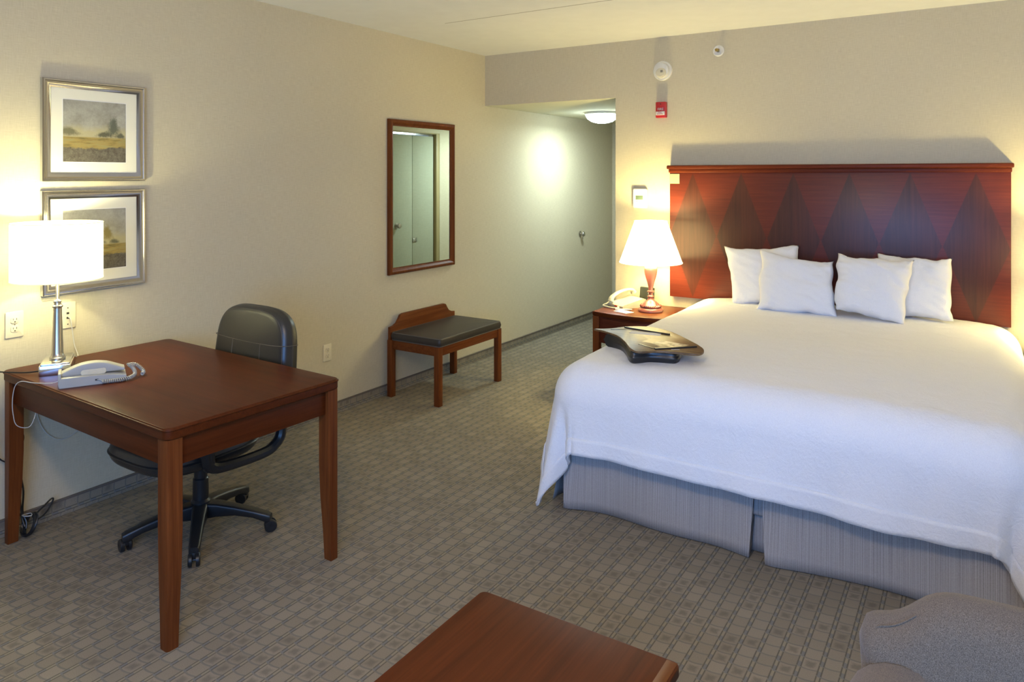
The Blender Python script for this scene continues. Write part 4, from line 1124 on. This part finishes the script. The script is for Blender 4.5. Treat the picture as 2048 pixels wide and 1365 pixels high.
# ------------------------------------------------------------------ coffee table
t = empty('coffee_table', (2.765, -4.125, 0), 0, 'low mahogany coffee table at the bottom edge of the photo', 'coffee table')
w2c, d2c = 0.284, 0.533
obj('top', pad(rrect(2*w2c, 2*d2c, 0.018, 6), 0.424, 0.4495, 0.004), M['mah_y'], t, angle=25)
obj('edge_strip', box((w2c-0.033, -d2c+0.008, 0.4490), (w2c-0.006, d2c-0.006, 0.4503), 0.0004), M['mah_strip'], t)
for a, b in (((-w2c+0.03, -d2c+0.03, 0.34), (w2c-0.03, -d2c+0.05, 0.4245)), ((-w2c+0.03, d2c-0.05, 0.34), (w2c-0.03, d2c-0.03, 0.4245))): obj('apron', box(a, b), M['mah_x'], t)
for a, b in (((-w2c+0.03, -d2c+0.03, 0.34), (-w2c+0.05, d2c-0.03, 0.4245)), ((w2c-0.05, -d2c+0.03, 0.34), (w2c-0.03, d2c-0.03, 0.4245))): obj('apron', box(a, b), M['mah_y'], t)
for a in (-1, 1):
    for b in (-1, 1): obj('leg', box((a*(w2c-0.045)-0.025, b*(d2c-0.045)-0.025, 0), (a*(w2c-0.045)+0.025, b*(d2c-0.045)+0.025, 0.4245), 0.004), M['cherry_z'], t)

# ------------------------------------------------------------------ armchair
A = empty('armchair', (3.865, -3.98, 0), 0, 'taupe upholstered armchair, its curved back at the lower right corner', 'armchair')
HW = 0.435; ATOP = 0.690
def back_loft():
    # a profile across the thickness for each x; camel-backed top line
    rs = []; N = 56
    for i in range(N+1):
        s = -1+2*i/N; x = s*HW
        a = abs(s)
        # top height: low shoulders, rising to a crown with a soft ogee
        sh = 1/(1+math.exp(-(0.76-a)*22))
        top = 0.722+0.070*sh+0.010*(1-a*a)
        end = 1.0
        th = 0.072
        if a > 0.90:
            e = (a-0.90)/0.10; end = math.sqrt(max(0, 1-e*e)); th = 0.072*(0.25+0.75*end); top -= 0.040*(1-end)
        waist = 0
        yc = 0.310
        r_ = th
        sec = []
        # cross-section: from bottom back, over the rolled top, to bottom front
        def yy(z): return yc+(z-0.45)*0.12
        K = 10
        for z in (0.10, 0.30, 0.50, 0.62): sec.append((x, yy(z)+th, z))
        for k in range(K+1):
            an = PI*k/K
            sec.append((x, yy(top)+th*math.cos(an), top-r_+r_*math.sin(an)))
        for z in (0.62, 0.50, 0.30, 0.10): sec.append((x, yy(z)-th-0.012*math.sin(PI*min(1, max(0, (z-0.3)/0.5))), z))
        rs.append(sec)
    return rings(rs)
bm = back_loft()
for v in bm.verts:     # waist: the back draws in below the shoulders
    z = v.co.z
    k = math.exp(-((z-0.60)/0.07)**2)*0.030
    if abs(v.co.x) > 0.30: v.co.x -= math.copysign(k*(abs(v.co.x)-0.30)/(HW-0.30), v.co.x)
obj('backrest', bm, M['armchair'], A, angle=80)
for s in (-1, 1):
    rs = []
    for k in range(25):
        q = k/24; y = 0.270-0.655*q
        w_ = 0.085; top = ATOP-0.045*q**2-0.01*(1-q)**6; cx_ = s*(HW-0.088+0.020*q)
        if q > 0.9: e = (q-0.9)/0.1; w_ *= 0.55+0.45*math.sqrt(1-e*e); top -= 0.05*(1-math.sqrt(1-e*e))
        sec = [(cx_+w_*0.8, y, 0.10), (cx_+w_*0.82, y, 0.35), (cx_+w_*0.86, y, top-0.14)]
        for m_ in range(13):
            an = -0.35+(PI+0.7)*m_/12; sec.append((cx_+w_*1.08*math.cos(an), y, top-w_+w_*math.sin(an)))
        sec += [(cx_-w_*0.86, y, top-0.14), (cx_-w_*0.82, y, 0.35), (cx_-w_*0.8, y, 0.10)]
        rs.append(sec)
    obj('arm', rings(rs), M['armchair'], A, angle=80)
obj('seat_base', box((-HW+0.10, -0.36, 0.10), (HW-0.10, 0.34, 0.30), 0.015), M['armchair'], A)
obj('seat_cushion', pad(rrect(0.60, 0.66, 0.05, 6, cy=-0.03), 0.30, 0.445, 0.045, 0.02, puff=0.006), M['armchair'], A)
bm = bmesh.new()
def pt(s):
    a = abs(s); sh = 1/(1+math.exp(-(0.76-a)*22)); top = 0.722+0.070*sh+0.010*(1-a*a)
    z = top
    if a > 0.88: z -= 0.05*((a-0.88)/0.1)**2
    return (s*HW, 0.310+(top-0.45)*0.12+0.072*math.cos(2.05), z-0.072+0.072*math.sin(2.05)+0.001)
tube([pt(-0.95+0.20*i/20) for i in range(21)], 0.0016, 6, bm)
obj('welt', bm, M['armchair'], A)
for a in (-1, 1):
    for b in (-1, 1): obj('leg', lathe([(0.0, 0), (0.016, 0), (0.026, 0.10), (0, 0.10)], 4, mtx=Matrix.Translation((a*0.34, b*0.30+0.0, 0)) @ Matrix.Rotation(PI/4, 4, 'Z')), M['mah_z'], A)

for o in list(S.objects):
    if o.parent is None and o.type == 'MESH' and 'kind' not in o and 'category' not in o: print('UNTAGGED', o.name)
